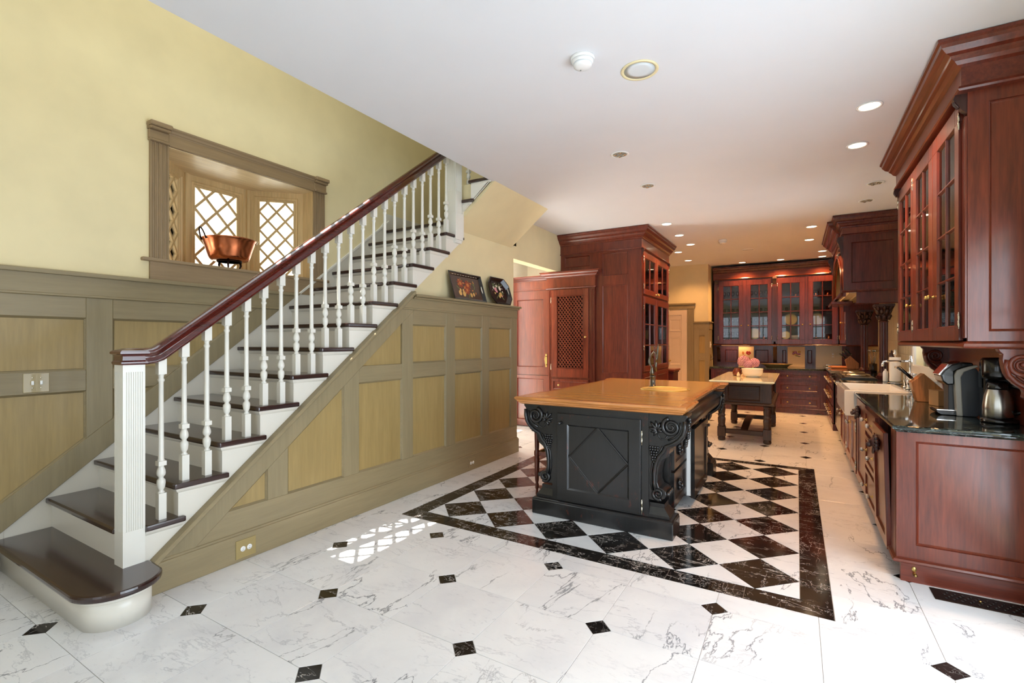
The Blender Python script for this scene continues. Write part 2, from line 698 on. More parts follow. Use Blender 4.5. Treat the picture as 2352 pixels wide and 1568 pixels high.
# the diamond centrepiece
nx, ny = 6, 7
dx, dy = (RIN[1] - RIN[0]) / nx, (RIN[3] - RIN[2]) / ny
for i in range(0, 2 * nx + 1):
    for j in range(0, 2 * ny + 1):
        if (i + j) % 2:
            continue
        cx, cy = RIN[0] + i * dx / 2, RIN[2] + j * dy / 2
        poly = cliprect([(cx - dx / 2, cy), (cx, cy - dy / 2), (cx + dx / 2, cy), (cx, cy + dy / 2)], *RIN)
        if poly:
            tile('black_tile' if i % 2 else 'white_tile', poly, 'marble_black' if i % 2 else 'marble_white')
nb = 7
for k in range(nb):                      # border slabs, long sides and ends
    a, b = RUG[0] + k * (RUG[1] - RUG[0]) / nb, RUG[0] + (k + 1) * (RUG[1] - RUG[0]) / nb
    for (q0, q1, s) in ((RUG[2], RIN[2], 1), (RIN[3], RUG[3], -1)):
        poly = rect(a, b, q0, q1)
        if s == 1:
            poly = clip(clip(poly, 1, -1, -(RUG[0] - RUG[2])), -1, -1, RUG[1] + RUG[2])
        else:
            poly = clip(clip(poly, 1, 1, -(RUG[0] + RUG[3])), -1, 1, RUG[1] - RUG[3])
        tile('border_tile', poly, 'marble_black')
for k in range(8):
    a, b = RUG[2] + k * (RUG[3] - RUG[2]) / 8, RUG[2] + (k + 1) * (RUG[3] - RUG[2]) / 8
    for (q0, q1, s) in ((RUG[0], RIN[0], 1), (RIN[1], RUG[1], -1)):
        poly = rect(q0, q1, a, b)
        if s == 1:
            poly = clip(clip(poly, -1, 1, RUG[0] - RUG[2]), -1, -1, RUG[0] + RUG[3])
        else:
            poly = clip(clip(poly, 1, 1, -(RUG[1] + RUG[2])), 1, -1, -(RUG[1] - RUG[3]))
        tile('border_tile', poly, 'marble_black')

# ---- ceilings
g = G().box(-2.70, 1.3, -2.3, 12.0, CZ, CZ + .3).box(-4.35, -2.70, 5.36, 12.0, CZ, CZ + .3)
struct('ceiling', g, 'ceiling_white', label='plain white kitchen ceiling')
SKY = (-4.14, -3.80, 1.92, 2.78)         # unseen skylight added over the stairwell to shape the floor sun patch
g = G()
xs, ys = [-4.35, SKY[0], SKY[1], -2.55], [-2.3, SKY[2], SKY[3], 5.5]
for i in range(3):
    for j in range(3):
        if (i, j) != (1, 1):
            g.box(xs[i], xs[i + 1], ys[j], ys[j + 1], 5.6, 5.7)
struct('ceiling_stairwell', g, 'ceiling_white')
g = G()
for k in range(-4, 9):
    for s in (1, -1):
        c0 = SKY[2] + k * .17
        p, q = (SKY[0], c0), (SKY[1], c0 + s * .34)
        y0, y1 = max(min(p[1], q[1]), SKY[2]), min(max(p[1], q[1]), SKY[3])
        if y1 - y0 < .02:
            continue
        f = lambda y: SKY[0] + (y - c0) * s
        xa, ya, xb, yb = f(y0), y0, f(y1), y1
        g.tube([(xa, ya, 5.65), (xb, yb, 5.65)], .022, 4)
struct('window_6', g, 'bay_wood')  # lattice bars of the added skylight, breaking up the sun patch

# ---- walls
BAY = (1.839, 3.136, 2.03, 2.915)
g = wall_slab(G(), 'x', -4.35, XL, -2.3, 12.0, 0, 5.6, [BAY, (5.65, 6.55, .05, 2.5)])
wall_left = struct('wall_left', g, 'wall_yellow', label='tall yellow wall beside the staircase')
g = wall_slab(G(), 'x', XR, 1.3, -2.3, 12.0, 0, CZ, [(5.8, 6.95, 1.12, 2.6), (.55, 3.15, .08, 2.12)])
wall_right = struct('wall_right', g, 'wall_yellow')
WINS = [(-3.7, -2.3, .55, 2.55), (-1.8, -.4, .55, 2.55), (.02, 1.08, .55, 2.55)]
g = wall_slab(G(), 'y', -2.3, YB, -4.2, 1.15, 0, 5.6, WINS)
struct('wall_back', g, 'wall_yellow')
for k, (a, b, z0, z1) in enumerate(WINS):
    fr = frame((0, YB, 0), (1, 0, 0), (0, 1, 0))
    g = G(fr).ring_frame(a - .09, b + .09, z0 - .09, z1 + .09, .10, 0, .03)
    w = struct('window_%d' % (k + 3), g, 'trim_white')
    g = G(fr)
    for i in range(1, 3):
        u = a + (b - a) * i / 3
        g.box(u - .02, u + .02, z0, z1, -.09, -.04)
    for i in range(1, 4):
        v = z0 + (z1 - z0) * i / 4
        hw = .035 if i == 2 else .02
        g.box(a, b, v - hw, v + hw, -.088, -.042)
    put('muntin', g, 'trim_white', w)
fr = frame((XR, 0, 0), (0, 1, 0), (-1, 0, 0))
w = struct('window_7', G(fr).ring_frame(.46, 3.24, 0, 2.21, .10, 0, .03), 'trim_white')  # unseen glazed doors, added as an opening to light the stair wall
g = G(fr)
for i in range(1, 4):
    g.box(.55 + .65 * i - .02, .55 + .65 * i + .02, .08, 2.12, -.09, -.04)
for v in (.6, 1.1, 1.6):
    g.box(.55, 3.15, v - .015, v + .015, -.088, -.042)
put('muntin', g, 'trim_white', w)
g = G().box(-1.62, 1.15, YR, YR + .2, 0, CZ)
wall_rear = struct('wall_rear', g, 'wall_yellow')
g = G().box(-3.2, -1.62, 10.9, 11.05, 0, CZ).box(-1.77, -1.62, 11.05, 11.9, 0, CZ)
wall_far = struct('wall_far', g, 'wall_yellow', label='yellow wall with panelled dado round the far white door')
g = G().box(-4.2, -3.22, 7.6, 7.75, 0, CZ).box(-3.35, -3.2, 8.62, 10.9, 0, CZ)
wall_slab(g, 'x', -4.199, -4.185, 5.51, 7.6, 0, CZ, [(5.65, 6.55, .05, 2.5)])
struct('wall_hall', g, 'hall_white')
g = G().box(-3.35, -3.2, 5.43, 6.93, 2.49, CZ)
struct('wall_header', g, 'wall_yellow', label='yellow header over the hall opening')
g = G().box(-4.2, -3.2, 5.36, 5.5, 2.66, 5.6).box(-3.2, -2.70, 5.36, 5.5, CZ + .001, 5.6).box(-2.70, -2.55, -2.3, 5.5, CZ + .3, 5.6)
struct('wall_stairwell', g, 'wall_yellow')

# ---- the wall under the stairs: yellow above a ledge, olive panelling below
SL = .80                                   # slope of the stair lines


def zcap(y):                                # underside of the stair stringer
    return .178 + SL * (y - 1.281)


g = G().prism([(3.2, 1.6), (5.43, 1.6), (5.43, 2.63), (4.34, 2.63), (3.2, 1.73)], -3.35, -3.2, 'x').box(-3.35, -3.2, 5.34, 5.43, 2.63, CZ)
struct('wall_stair', g, 'wall_yellow', label='yellow wall under the stair above the panelled ledge')
XP = -3.055
g = G().prism([(1.10, 0), (5.262, 0), (5.262, 1.80), (3.32, 1.80), (1.10, .02)], -3.2, XP - .022, 'x')
wall_under = struct('wall_under_stair', g, 'olive_panel', label='olive green panelled wall under the staircase')


def panel_piece(name, poly, x0, x1, mat, parent, bev=.003):
    if len(poly) < 3 or area(poly) < 1e-4:
        return
    put(name, G().prism(poly, x0, x1, 'x'), mat, parent, bev)


stiles = [(1.934, 2.084), (2.567, 2.717), (3.213, 3.354), (3.840, 3.989), (4.487, 4.634), (5.125, 5.262)]
lim = lambda poly, d=.0: clip(poly, -SL, 1 * -1, 0) if False else clip(poly, SL, -1, .178 - SL * 1.281 - d)
SR = .155                                   # width of the sloped rail, measured downwards
inner = lambda poly: lim(poly, SR)
put('base_rail', G().prism(inner(rect(1.1, 5.262, .18, .335)), XP - .03, XP - .002, 'x'), 'olive_rail', wall_under, .002)
for k, (a, b) in enumerate(stiles):
    panel_piece('stile', inner(rect(a, b, .335, 1.70)), XP - .03, XP, 'olive_stile', wall_under)
xs = [1.3] + [v for s in stiles for v in s]
for k in range(6):
    a, b = xs[2 * k], xs[2 * k + 1]
    panel_piece('rail', inner(rect(a, b, 1.065, 1.20)), XP - .03, XP - .001, 'olive_rail', wall_under)
    panel_piece('rail', inner(rect(a, b, 1.558, 1.70)), XP - .03, XP - .001, 'olive_rail', wall_under)
    for z0, z1 in ((.335, 1.065), (1.20, 1.558)):
        poly = inner(rect(a, b, z0, z1))
        if len(poly) > 2:
            q = shrink(poly, .001)
            r = shrink(poly, .012)
            if len(r) == len(q) and len(r) > 2:
                panel_piece('panel', r, XP - .03, XP - .016, 'olive_panel', wall_under, 0)
                g = G()                      # a bead moulding round the panel
                L = [[(x, y, z) for y, z in pp] for x, pp in ((XP - .03, q), (XP - .004, q), (XP - .010, shrink(poly, .006) if len(shrink(poly, .006)) == len(q) else r), (XP - .018, r))]
                put('bead', g.rings(L, False, False), 'olive_rail', wall_under)
# sloped rail, cap mouldings, frieze and ledge
poly = lim(clip(rect(1.2, 5.262, .16, 1.70), -SL, 1, -(.178 - SL * 1.281) + SR))
poly = [p for p in poly]
put('sloped_rail', G().prism(poly, XP - .03, XP + .001, 'x'), 'olive_stile', wall_under, .002)
put('frieze', G().prism(lim(rect(3.0, 5.275, 1.70, 1.815)), XP - .03, XP + .006, 'x'), 'olive_rail', wall_under, .002)
g = G().prism([(1.17, zcap(1.17) - .012), (3.37, zcap(3.37) - .012), (3.37, zcap(3.37) + .022), (1.17, zcap(1.17) + .022)], -3.095, XP + .028, 'x')
put('sloped_cap', g, 'olive_rail', wall_under, .006)
put('ledge', G().prism([(3.35, 1.815), (5.31, 1.815), (5.31, 1.84), (3.38, 1.84)], -3.2, XP + .05, 'x'), 'olive_rail', wall_under, .006)
put('ledge_moulding', G().prism([(3.34, 1.795), (5.29, 1.795), (5.30, 1.816), (3.36, 1.816)], -3.2, XP + .028, 'x'), 'olive_rail', wall_under, .006)
put('frieze_moulding', G().prism(lim(rect(3.1, 5.27, 1.693, 1.71)), XP - .03, XP + .012, 'x'), 'olive_rail', wall_under, .004)
put('end_stile', G().box(-3.2, XP - .002, 5.262, 5.275, 0, 1.80), 'olive_stile', wall_under)
g = G().prism([(1.10, 0), (5.30, 0), (5.30, .17), (1.29, .17), (1.10, .02)], -3.2, XP + .012, 'x')
g.prism([(1.25, .168), (5.29, .168), (5.285, .185), (1.30, .185)], -3.2, XP + .006, 'x')
tag(put('baseboard_stair', g, 'olive_rail', None, .003), kind='structure')

# ---- olive wainscot on the left wall, above the stair skirting
zsk = lambda y: .379 + SL * (y - 1.109)     # top of the white skirting
above = lambda poly, d=0.0: clip(poly, -SL, 1, -(.379 - SL * 1.109) - d)
XW = XL + .03
wains = struct('trim_1', G().prism(above(rect(-2.15, 2.99, .0, 1.86)), XL, XW - .018, 'x'), 'olive_panel', label='olive wainscot on the left wall')
put('frieze', G().prism(above(rect(-2.15, 2.99, 1.71, 1.845)), XL, XW + .003, 'x'), 'olive_rail', wains, .002)
put('cap', G().prism(above(rect(-2.15, 2.99, 1.838, 1.868)), XL, XW + .03, 'x'), 'olive_rail', wains, .008, 2)
put('frieze_moulding', G().prism(above(rect(-2.15, 2.86, 1.698, 1.716)), XL, XW + .014, 'x'), 'olive_rail', wains, .005)
put('sloped_rail', G().prism(lim2 if False else clip(above(rect(-2.15, 2.8, .0, 1.70)), SL, -1, .379 - SL * 1.109 + .18), XL, XW, 'x'), 'olive_stile', wains, .003)
ab = lambda p: above(p, .18)
lst = [(-1.55, -1.40), (-.62, -.47), (.36, .51), (1.334, 1.482), (2.30, 2.45)]
lx = [-2.15] + [v for s in lst for v in s] + [2.9]
for a, b in lst:
    panel_piece('stile', ab(rect(a, b, 0, 1.70)), XL, XW, 'olive_stile', wains)
for k in range(len(lst) + 1):
    a, b = lx[2 * k], lx[2 * k + 1]
    for z0, z1 in ((1.56, 1.70), (1.065, 1.205)):
        panel_piece('rail', ab(rect(a, b, z0, z1)), XL, XW - .001, 'olive_rail', wains)
    for z0, z1 in ((0, 1.065), (1.205, 1.56)):
        poly = ab(rect(a, b, z0, z1))
        if len(poly) > 2:
            q, r = shrink(poly, .001), shrink(poly, .012)
            if len(r) == len(q) and len(r) > 2:
                panel_piece('panel', r, XL, XW - .014, 'olive_panel', wains, 0)
                L = [[(x, y, z) for y, z in pp] for x, pp in ((XL, q), (XW - .004, q), (XW - .018, r))]
                put('bead', G().rings(L, False, False), 'olive_rail', wains)
put('base_rail', G().box(XL, XW - .002, -2.15, .9, 0, .16), 'olive_rail', wains)
tag(put('baseboard_left', G().box(XL, XW + .012, -2.15, .9, 0, .15), 'olive_rail', None, .004), kind='structure')

# ---- soffit of the upper flight
poly = [(-3.2, 2.62), (-2.667, CZ), (-2.667, CZ + .02), (-3.2, CZ + .02)]
struct('ceiling_soffit', G().prism(poly, 4.15, 5.372, 'y'), 'wall_yellow', label='sloping yellow soffit under the upper stair flight')

# ================================================================== STAIRCASE
RI, RU = .1935, .2475
yn = lambda k: .635 + RU * k                # front edge of tread k
stair = thing('staircase', (-3.6, 1.0, 0), 'white painted staircase with dark wood treads, turned white balusters and mahogany handrail', 'staircase')
xl = XL + .012
# bullnose bottom step
cx, cy, rr = -2.985, 1.075, .19
arc = lambda r, a0=-90, a1=70, n=30: [(cx + r * math.cos(math.radians(a0 + (a1 - a0) * i / n)), cy + r * math.sin(math.radians(a0 + (a1 - a0) * i / n))) for i in range(n + 1)]
put('tread', G().prism([(xl, cy - rr)] + arc(rr) + [(-3.06, 1.262), (-3.09, 1.262), (-3.09, 1.19), (xl, 1.19)], RI - .035, RI, 'z'), 'tread_wood', stair, .012, 2)
put('riser', G().prism([(xl, cy - .15)] + arc(.145) + [(-3.085, 1.2), (xl, 1.2)], 0, RI - .035, 'z', True), 'trim_white', stair)
put('riser_moulding', G().prism([(xl, cy - .162)] + arc(.157) + [(-3.085, 1.2), (xl, 1.2)], RI - .06, RI - .034, 'z'), 'trim_white', stair, .004)
for k in range(2, 14):
    y0, z1 = yn(k), RI * k
    yr = y0 + .03                          # riser face under this tread
    nxt = y0 + RU + .03
    poly = [(xl, y0), (-3.06, y0), (-3.06, nxt + .03), (-3.092, nxt + .03), (-3.092, nxt + .012), (xl, nxt + .012)]
    if k == 2:
        poly = [(xl, y0), (-3.1795, y0), (-3.1795, 1.2385), (-3.06, 1.2385)] + poly[2:]
    put('tread', G().prism(poly, z1 - .033, z1, 'z'), 'tread_wood', stair, .011, 2)
    put('riser', G().box(xl, -3.149, yr, yr + .02, z1 - RI, z1 - .033), 'trim_white', stair)
    g = G().sweep([(0, z1 - .034), (.018, z1 - .034), (.014, z1 - .046), (.006, z1 - .056), (0, z1 - .06)], [(xl, yr), (-3.09, yr), (-3.09, nxt + .02)] if k > 2 else [(-3.09, 1.2385), (-3.09, nxt + .02)])
    put('riser_moulding', g, 'trim_white', stair)
put('riser', G().box(xl, -3.149, yn(14) + .03, yn(14) + .05, 13 * RI, 14 * RI - .033), 'trim_white', stair)
# open stringer with its saw-tooth top, and the wall skirting
top = []
for k in range(2, 14):
    top += [(yn(k) + .03, RI * (k - 1)), (yn(k) + .03, RI * k - .033)]
top += [(yn(14) + .03, RI * 13), (4.13, RI * 13), (4.13, zcap(4.13))]
for i in range(1):
    poly = [(1.15, .02)] + top + [(1.281, zcap(1.281))]
g = G()
# built of convex strips so the saw-tooth stays clean
for k in range(2, 15):
    ya, yb = yn(k) + .03, min(yn(k + 1) + .03, 4.16)
    zt = RI * k - .033 if k < 14 else RI * 13
    if k == 14:
        break
    g.prism([(ya, max(.02, zcap(ya))), (yb, zcap(yb)), (yb, zt), (ya, zt)], -3.15, -3.09, 'x')
put('stringer', g, 'trim_white', stair)
g = G().prism([(.94, 0), (1.2, .02), (4.12, RI * 13 - .2), (4.12, zsk(4.0) + .14), (4.0, zsk(4.0)), (.94, zsk(.94))], XL - .0, XL + .014, 'x')
g.prism([(4.1, 2.6), (5.36, 2.6), (5.36, 2.915), (4.12, 2.915)], XL, XL + .014, 'x')
g.prism([(2.95, zsk(2.95) - .018), (4.17, zsk(4.17) - .018), (4.17, zsk(4.17) + .012), (2.95, zsk(2.95) + .012)], XL, XL + .028, 'x')
g.prism([(.0, 0), (.94, 0), (.94, zsk(.94)), (.6, 0)], XL, XL + .014, 'x')
put('wall_skirting', g, 'trim_white', stair, .003)
# landing and the first steps of the upper flight
g = G().prism([(xl, yn(14)), (-3.10, yn(14)), (-3.10, 4.145), (-3.23, 4.145), (-3.23, 5.355), (xl, 5.355)], 14 * RI - .033, 14 * RI, 'z')
put('tread', g, 'tread_wood', stair, .011, 2)
put('landing_skirting', G().box(-4.18, -3.25, 5.335, 5.358, 14 * RI, 14 * RI + .2), 'trim_white', stair, .004)
for k, xf in ((15, -3.2255), (16, -2.978)):
    z1 = RI * k
    put('tread', G().prism([(xf, 4.105), (xf + .31, 4.105), (xf + .31, 4.14), (xf + .28, 4.14), (xf + .28, 5.33), (xf, 5.33)], z1 - .033, z1, 'z'), 'tread_wood', stair, .011, 2)
    put('riser', G().box(xf + .03, xf + .05, 4.14, 5.33, z1 - RI, z1 - .033), 'trim_white', stair)
    put('riser_moulding', G().box(xf + .03, xf + .28, 4.118, 4.135, z1 - .055, z1 - .034), 'trim_white', stair, .004)
soff = lambda x: 2.62 + .807 * (x + 3.2)
g = G().prism([(-3.2, 2.50), (-3.06, 2.50), (-3.06, soff(-3.06) + .05), (-2.70, soff(-2.70) + .05), (-2.70, 16 * RI - .033), (-2.948, 16 * RI - .033), (-2.948, 15 * RI - .033), (-3.2, 15 * RI - .033)], 4.12, 4.149, 'y')
put('upper_stringer', g, 'trim_white', stair)


def flutes(g, cx, cy, h, z0, z1, n=7):
    """a square post with shallow raised reeds on its four faces"""
    g.box(cx - h, cx + h, cy - h, cy + h, z0, z1)


def newel(cx, cy, h, z0, z1, f0, f1):
    """square newel whose faces carry vertical flutes between f0 and f1"""
    prof = []
    n = 8
    m = .010
    pts = []
    step = (2 * h - 2 * m) / n
    for side in range(4):
        seg = [(-h, -h)]
        for i in range(n):
            a = -h + m + i * step
            seg += [(a + step * .14, -h), (a + step * .3, -h + .0045), (a + step * .7, -h + .0045), (a + step * .86, -h)]
        ca, sa = [(1, 0), (0, 1), (-1, 0), (0, -1)][side]
        pts += [(cx + x * ca - y * sa, cy + x * sa + y * ca) for x, y in seg]
    g = G().prism(pts, f0, f1, 'z')
    g.box(cx - h, cx + h, cy - h, cy + h, z0, f0).box(cx - h, cx + h, cy - h, cy + h, f1, z1)
    return g


put('newel_post', newel(-3.128, 1.187, .051, RI, 1.274, .38, 1.235), 'newel_white', stair)
g = newel(-3.115, 4.06, .055, 2.74, 3.75, 2.98, 3.6)
g.box(-3.18, -3.05, 3.995, 4.125, 2.47, 2.75).box(-3.168, -3.062, 4.007, 4.113, 2.435, 2.47)
put('newel_post', g, 'newel_white', stair, .004)
# handrail
XC = -3.128
zb = lambda y: 1.384 + .782 * (y - 1.456)
prof = [(-.030, 0), (.030, 0), (.034, .008), (.034, .016), (.026, .024), (.024, .046), (.030, .054), (.038, .060), (.038, .070), (.030, .076), (.020, .086), (0, .090), (-.020, .086), (-.030, .076), (-.038, .070), (-.038, .060), (-.030, .054), (-.024, .046), (-.026, .024), (-.034, .016), (-.034, .008)]
path = [(1.20, 1.274), (1.26, 1.274), (1.30, 1.279), (1.34, 1.295), (1.375, 1.321), (1.42, zb(1.42)), (2.0, zb(2.0)), (3.0, zb(3.0)), (4.02, zb(4.02))]
loops = []
for i, (y, z) in enumerate(path):
    a, b = path[max(i - 1, 0)], path[min(i + 1, len(path) - 1)]
    d = Vector((b[0] - a[0], b[1] - a[1])).normalized()
    loops.append([(XC + px, y - d.y * pz, z + d.x * pz) for px, pz in prof])
put('handrail', G().rings(loops, smooth=True), 'rail_wood', stair)
hp = [(-.02, 0), (.012, 0), (.016, .008), (.016, .016), (.008, .024), (.006, .046), (.012, .054), (.022, .060), (.022, .070), (.012, .078), (-.02, .088)]
h = .045
cap = G().sweep([(o, 1.274 + z) for o, z in hp], [(XC - h, 1.187 - h), (XC + h, 1.187 - h), (XC + h, 1.187 + h), (XC - h, 1.187 + h)], True)
cap.box(XC - .03, XC + .03, 1.157, 1.217, 1.274, 1.361)
put('handrail_cap', cap, 'rail_wood', stair)


# balusters: square foot, turned vase, square collar, tapering shaft, square head
def baluster_mesh(L):
    s = .0195
    g = G().box(-s, s, -s, s, 0, .148)
    g.lathe([(.016, .148), (.019, .153), (.011, .162), (.013, .168), (.019, .180), (.0225, .205), (.021, .222), (.012, .232), (.013, .240), (.021, .250), (.023, .262), (.021, .278), (.014, .297), (.014, .306)], seg=12)
    g.box(-.020, .020, -.020, .020, .305, .331)
    g.lathe([(.020, .331), (.016, .339), (.0145, .345), (.0125, L - .12), (.017, L - .112), (.017, L - .104), (.0125, L - .098), (.014, L - .082), (.019, L - .075)], seg=12)
    g.box(-.0205, .0205, -.0205, .0205, L - .075, L + .02)
    me = g.mesh('baluster')
    me.materials.append(MATS['newel_white'])
    return me


BS, BLG = baluster_mesh(.8035), baluster_mesh(.901)
for k in range(2, 14):
    for off, me in ((.079, BS), (.206, BLG)):
        if (k == 2 and off < .1) or (k == 13 and off > .1):
            continue
        o = put('baluster', me, None, stair)
        o.location = Vector((XC, yn(k) + off, RI * k)) - stair.location
o = put('baluster', BS, None, stair)
o.location = Vector((-3.03, 4.19, 15 * RI)) - stair.location

# ================================================================== BAY WINDOW
fr = frame((XL, 0, 0), (0, 1, 0), (1, 0, 0))          # u = y, v = z, w = out into the room
win = struct('window_1', G().box(-4.30, XL + .035, 1.66, 3.315, 2.005, 2.032), 'taupe_trim_y', .006, 'olive bay window with diamond leaded panes over the stair')
tag(win, 'bay window with diamond panes, brown wooden surround and deep sill')
put('apron', G().box(XL, XL + .022, 1.713, 3.265, 1.862, 2.006), 'taupe_trim_y', win)
for a, b in ((1.713, 1.839), (3.136, 3.265)):
    pts = [(a, 0)]
    n = 4
    st = (b - a - .016) / n
    for i in range(n):
        q = a + .008 + i * st
        pts += [(q + .003, .022), (q + st * .18, .014), (q + st * .5, .011), (q + st * .82, .014), (q + st - .003, .022)]
    pts += [(b, .022), (b, 0)]
    pts[1:1] = [(a, .022)]
    put('pilaster', G().prism([(XL + w, y) for y, w in pts], 2.03, 2.925, 'z'), 'taupe_trim', win)
put('head_frieze', G().box(XL, XL + .022, 1.713, 3.265, 2.915, 3.02), 'taupe_trim_y', win)
cr = [(0, 3.0), (.024, 3.0), (.026, 3.008), (.032, 3.014), (.036, 3.028), (.046, 3.040), (.048, 3.052), (0, 3.052)]
# path runs with the room on its right hand
rp = [(XL, 3.265), (XL + .022, 3.265), (XL + .022, 1.713), (XL, 1.713)]
put('head_cornice', G().sweep([(o - .022, z) for o, z in cr], rp[::-1] if False else [(XL + .022, 1.70), (XL + .022, 3.28)]), 'taupe_trim_y', win)
for a, b in ((1.695, 1.845), (3.13, 3.285)):
    put('cornice_break', G().box(XL, XL + .078, a, b, 3.022, 3.056).box(XL, XL + .062, a + .006, b - .006, 3.0, 3.023).box(XL, XL + .03, a + .008, b - .006, 2.93, 3.001).box(XL, XL + .046, a + .008, b - .006, 2.912, 2.932), 'taupe_trim_y', win, .006)
put('head_bead', G().box(XL, XL + .03, 1.839, 3.136, 2.912, 2.924), 'taupe_trim_y', win, .003)
# the projecting box of the bay
e_, d_ = .15, .36
A0, A1 = BAY[0], BAY[1]
plan = [(XL, A0), (XL - e_, A0), (XL - e_ - d_, A0 + d_), (XL - e_ - d_, A1 - d_), (XL - e_, A1), (XL, A1)]
big = [(XL + .001, A0 - .01), (XL - e_, A0 - .09), (XL - e_ - d_ - .09, A0 + d_ - .05), (XL - e_ - d_ - .09, A1 - d_ + .05), (XL - e_, A1 + .09), (XL + .001, A1 + .01)]
put('bay_head', G().prism(big, 2.908, 2.95, 'z'), 'bay_ceiling', win)
put('bay_sill', G().prism(big, 2.004, 2.028, 'z'), 'bay_ceiling', win)
for p, q in ((plan[0], plan[1]), (plan[4], plan[5])):
    s = -1 if p[1] < 2.5 else 1
    put('reveal', G().box(min(p[0], q[0]), max(p[0], q[0]) + .001, p[1] - .004 if s > 0 else p[1] - .04, p[1] + .04 if s > 0 else p[1] + .004, 2.02, 2.916), 'bay_wood', win)
for i in (1, 2, 3):
    p, q = Vector(plan[i]), Vector(plan[i + 1])
    d = (q - p)
    L = d.length
    d.normalize()
    f2 = frame((p.x, p.y, 0), (d.x, d.y, 0), (-d.y * -1, d.x * -1, 0))
    z0, z1 = 2.025, 2.915
    fw = G(f2).ring_frame(0, L, z0, z1, .055, -.06, .0, .01, .014, .05, .02)
    fw.ring_frame(.045, L - .045, z0 + .0, z1 - .05, .03, -.05, -.012, .006, .008, .03, .02)
    put('window_frame', fw, 'bay_wood', win)
    u0, u1, v0, v1 = .075, L - .075, z0 + .03, z1 - .08
    sash = put('sash', G(f2).ring_frame(u0 - .012, u1 + .012, v0 - .012, v1 + .012, .028, -.045, -.018, .006, .008), 'bay_wood', win)
    uu0, uu1, vv0, vv1 = u0 + .016, u1 - .016, v0 + .016, v1 - .016
    put('pane', G(f2).box(uu0 - .005, uu1 + .005, vv0 - .005, vv1 + .005, -.035, -.031), 'glass', sash)
    g = G(f2)
    dw = (uu1 - uu0) / 2.0
    dh = dw * 1.12
    for s in (1, -1):
        for k in range(-6, 12):
            # line v = vv0 + k*dh + s*(u-uu0)*dh/dw
            pts = []
            for u in (uu0, uu1):
                pts.append((u, vv0 + (k + .5) * dh + s * (u - uu0) * dh / dw))
            (ua, va), (ub, vb) = pts
            if max(va, vb) < vv0 or min(va, vb) > vv1:
                continue
            sl = s * dh / dw
            if va < vv0: ua, va = ua + (vv0 - va) / sl, vv0
            if va > vv1: ua, va = ua + (vv1 - va) / sl, vv1
            if vb < vv0: ub, vb = ub + (vv0 - vb) / sl, vv0
            if vb > vv1: ub, vb = ub + (vv1 - vb) / sl, vv1
            if ub - ua > .02:
                nn = Vector((va - vb, ub - ua)).normalized() * .0105
                q = [(ua + nn.x, va + nn.y), (ub + nn.x, vb + nn.y), (ub - nn.x, vb - nn.y), (ua - nn.x, va - nn.y)]
                g.rings([[(a, b, -.036 - .0006 * s) for a, b in q], [(a, b, -.020 + .0012 * s) for a, b in q]])
    put('lattice', g, 'bay_wood', sash)
put('bay_post', G().prism([(plan[2][0] - .03, plan[2][1] - .03), (plan[2][0] + .022, plan[2][1] - .004), (plan[2][0] + .022, plan[2][1] + .022), (plan[2][0] - .03, plan[2][1] + .03)], 2.02, 2.916, 'z'), 'bay_wood', win)
put('bay_post', G().prism([(plan[3][0] - .03, plan[3][1] - .03), (plan[3][0] + .022, plan[3][1] - .022), (plan[3][0] + .022, plan[3][1] + .004), (plan[3][0] - .03, plan[3][1] + .03)], 2.02, 2.916, 'z'), 'bay_wood', win)

# neighbouring house seen through the bay: white clapboards
nh = thing('house', (-8.2, 3.0, 0), 'white clapboard house wall seen through the bay window', 'house')
put('wall', G().box(-8.5, -8.25, -4, 12, 0, 7.5), 'siding_white', nh)
cb = None
for k in range(40):
    g = G().prism([(-8.25, 0), (-8.20, 0), (-8.235, .19), (-8.25, .19)], -4, 12, 'y')
    if cb is None:
        cb = put('clapboard', g, 'siding_white', nh, at=(-8.25, 3, 0))
        o = cb
    else:
        o = clone(cb, nh)
    o.location = (-.05, 0, .18 * k)
put('corner_board', G().box(-8.25, -8.17, 6.2, 6.36, 0, 7.5), 'siding_white', nh)
struct('ground', G().box(-14, -4.36, -8, 16, -.3, -.15), 'siding_white')

# ================================================================== JOINERY HELPERS
def slab_holes(g, u0, u1, v0, v1, w0, w1, holes):
    us = sorted({u0, u1, *[h[0] for h in holes], *[h[1] for h in holes]})
    vs = sorted({v0, v1, *[h[2] for h in holes], *[h[3] for h in holes]})
    for i in range(len(us) - 1):
        for j in range(len(vs) - 1):
            mu, mv = (us[i] + us[i + 1]) / 2, (vs[j] + vs[j + 1]) / 2
            if not any(h[0] < mu < h[1] and h[2] < mv < h[3] for h in holes):
                g.box(us[i], us[i + 1], vs[j], vs[j + 1], w0, w1)
    return g


def panel_fill(fr, h, w, rec=.012, bead=.014):
    """recessed flat panel with a moulded edge filling the hole h of a face at w"""
    def r(i, ww):
        return [(h[0] + i, h[2] + i, ww), (h[1] - i, h[2] + i, ww), (h[1] - i, h[3] - i, ww), (h[0] + i, h[3] - i, ww)]
    return G(fr).rings([r(0, w - .002), r(bead * .3, w + .001), r(bead * .6, w - rec * .5), r(bead, w - rec), r(bead + .002, w - rec)], False, True)


def faced(parent, fr, u0, u1, v0, v1, holes, w0=-.02, w1=0.0, mat='cherry', rec=.012, name='face_frame', pm=None):
    o = put(name, slab_holes(G(fr), u0, u1, v0, v1, w0, w1, holes), mat, parent)
    for h in holes:
        put('panel', panel_fill(fr, h, w1, rec), pm or mat, o)
    return o


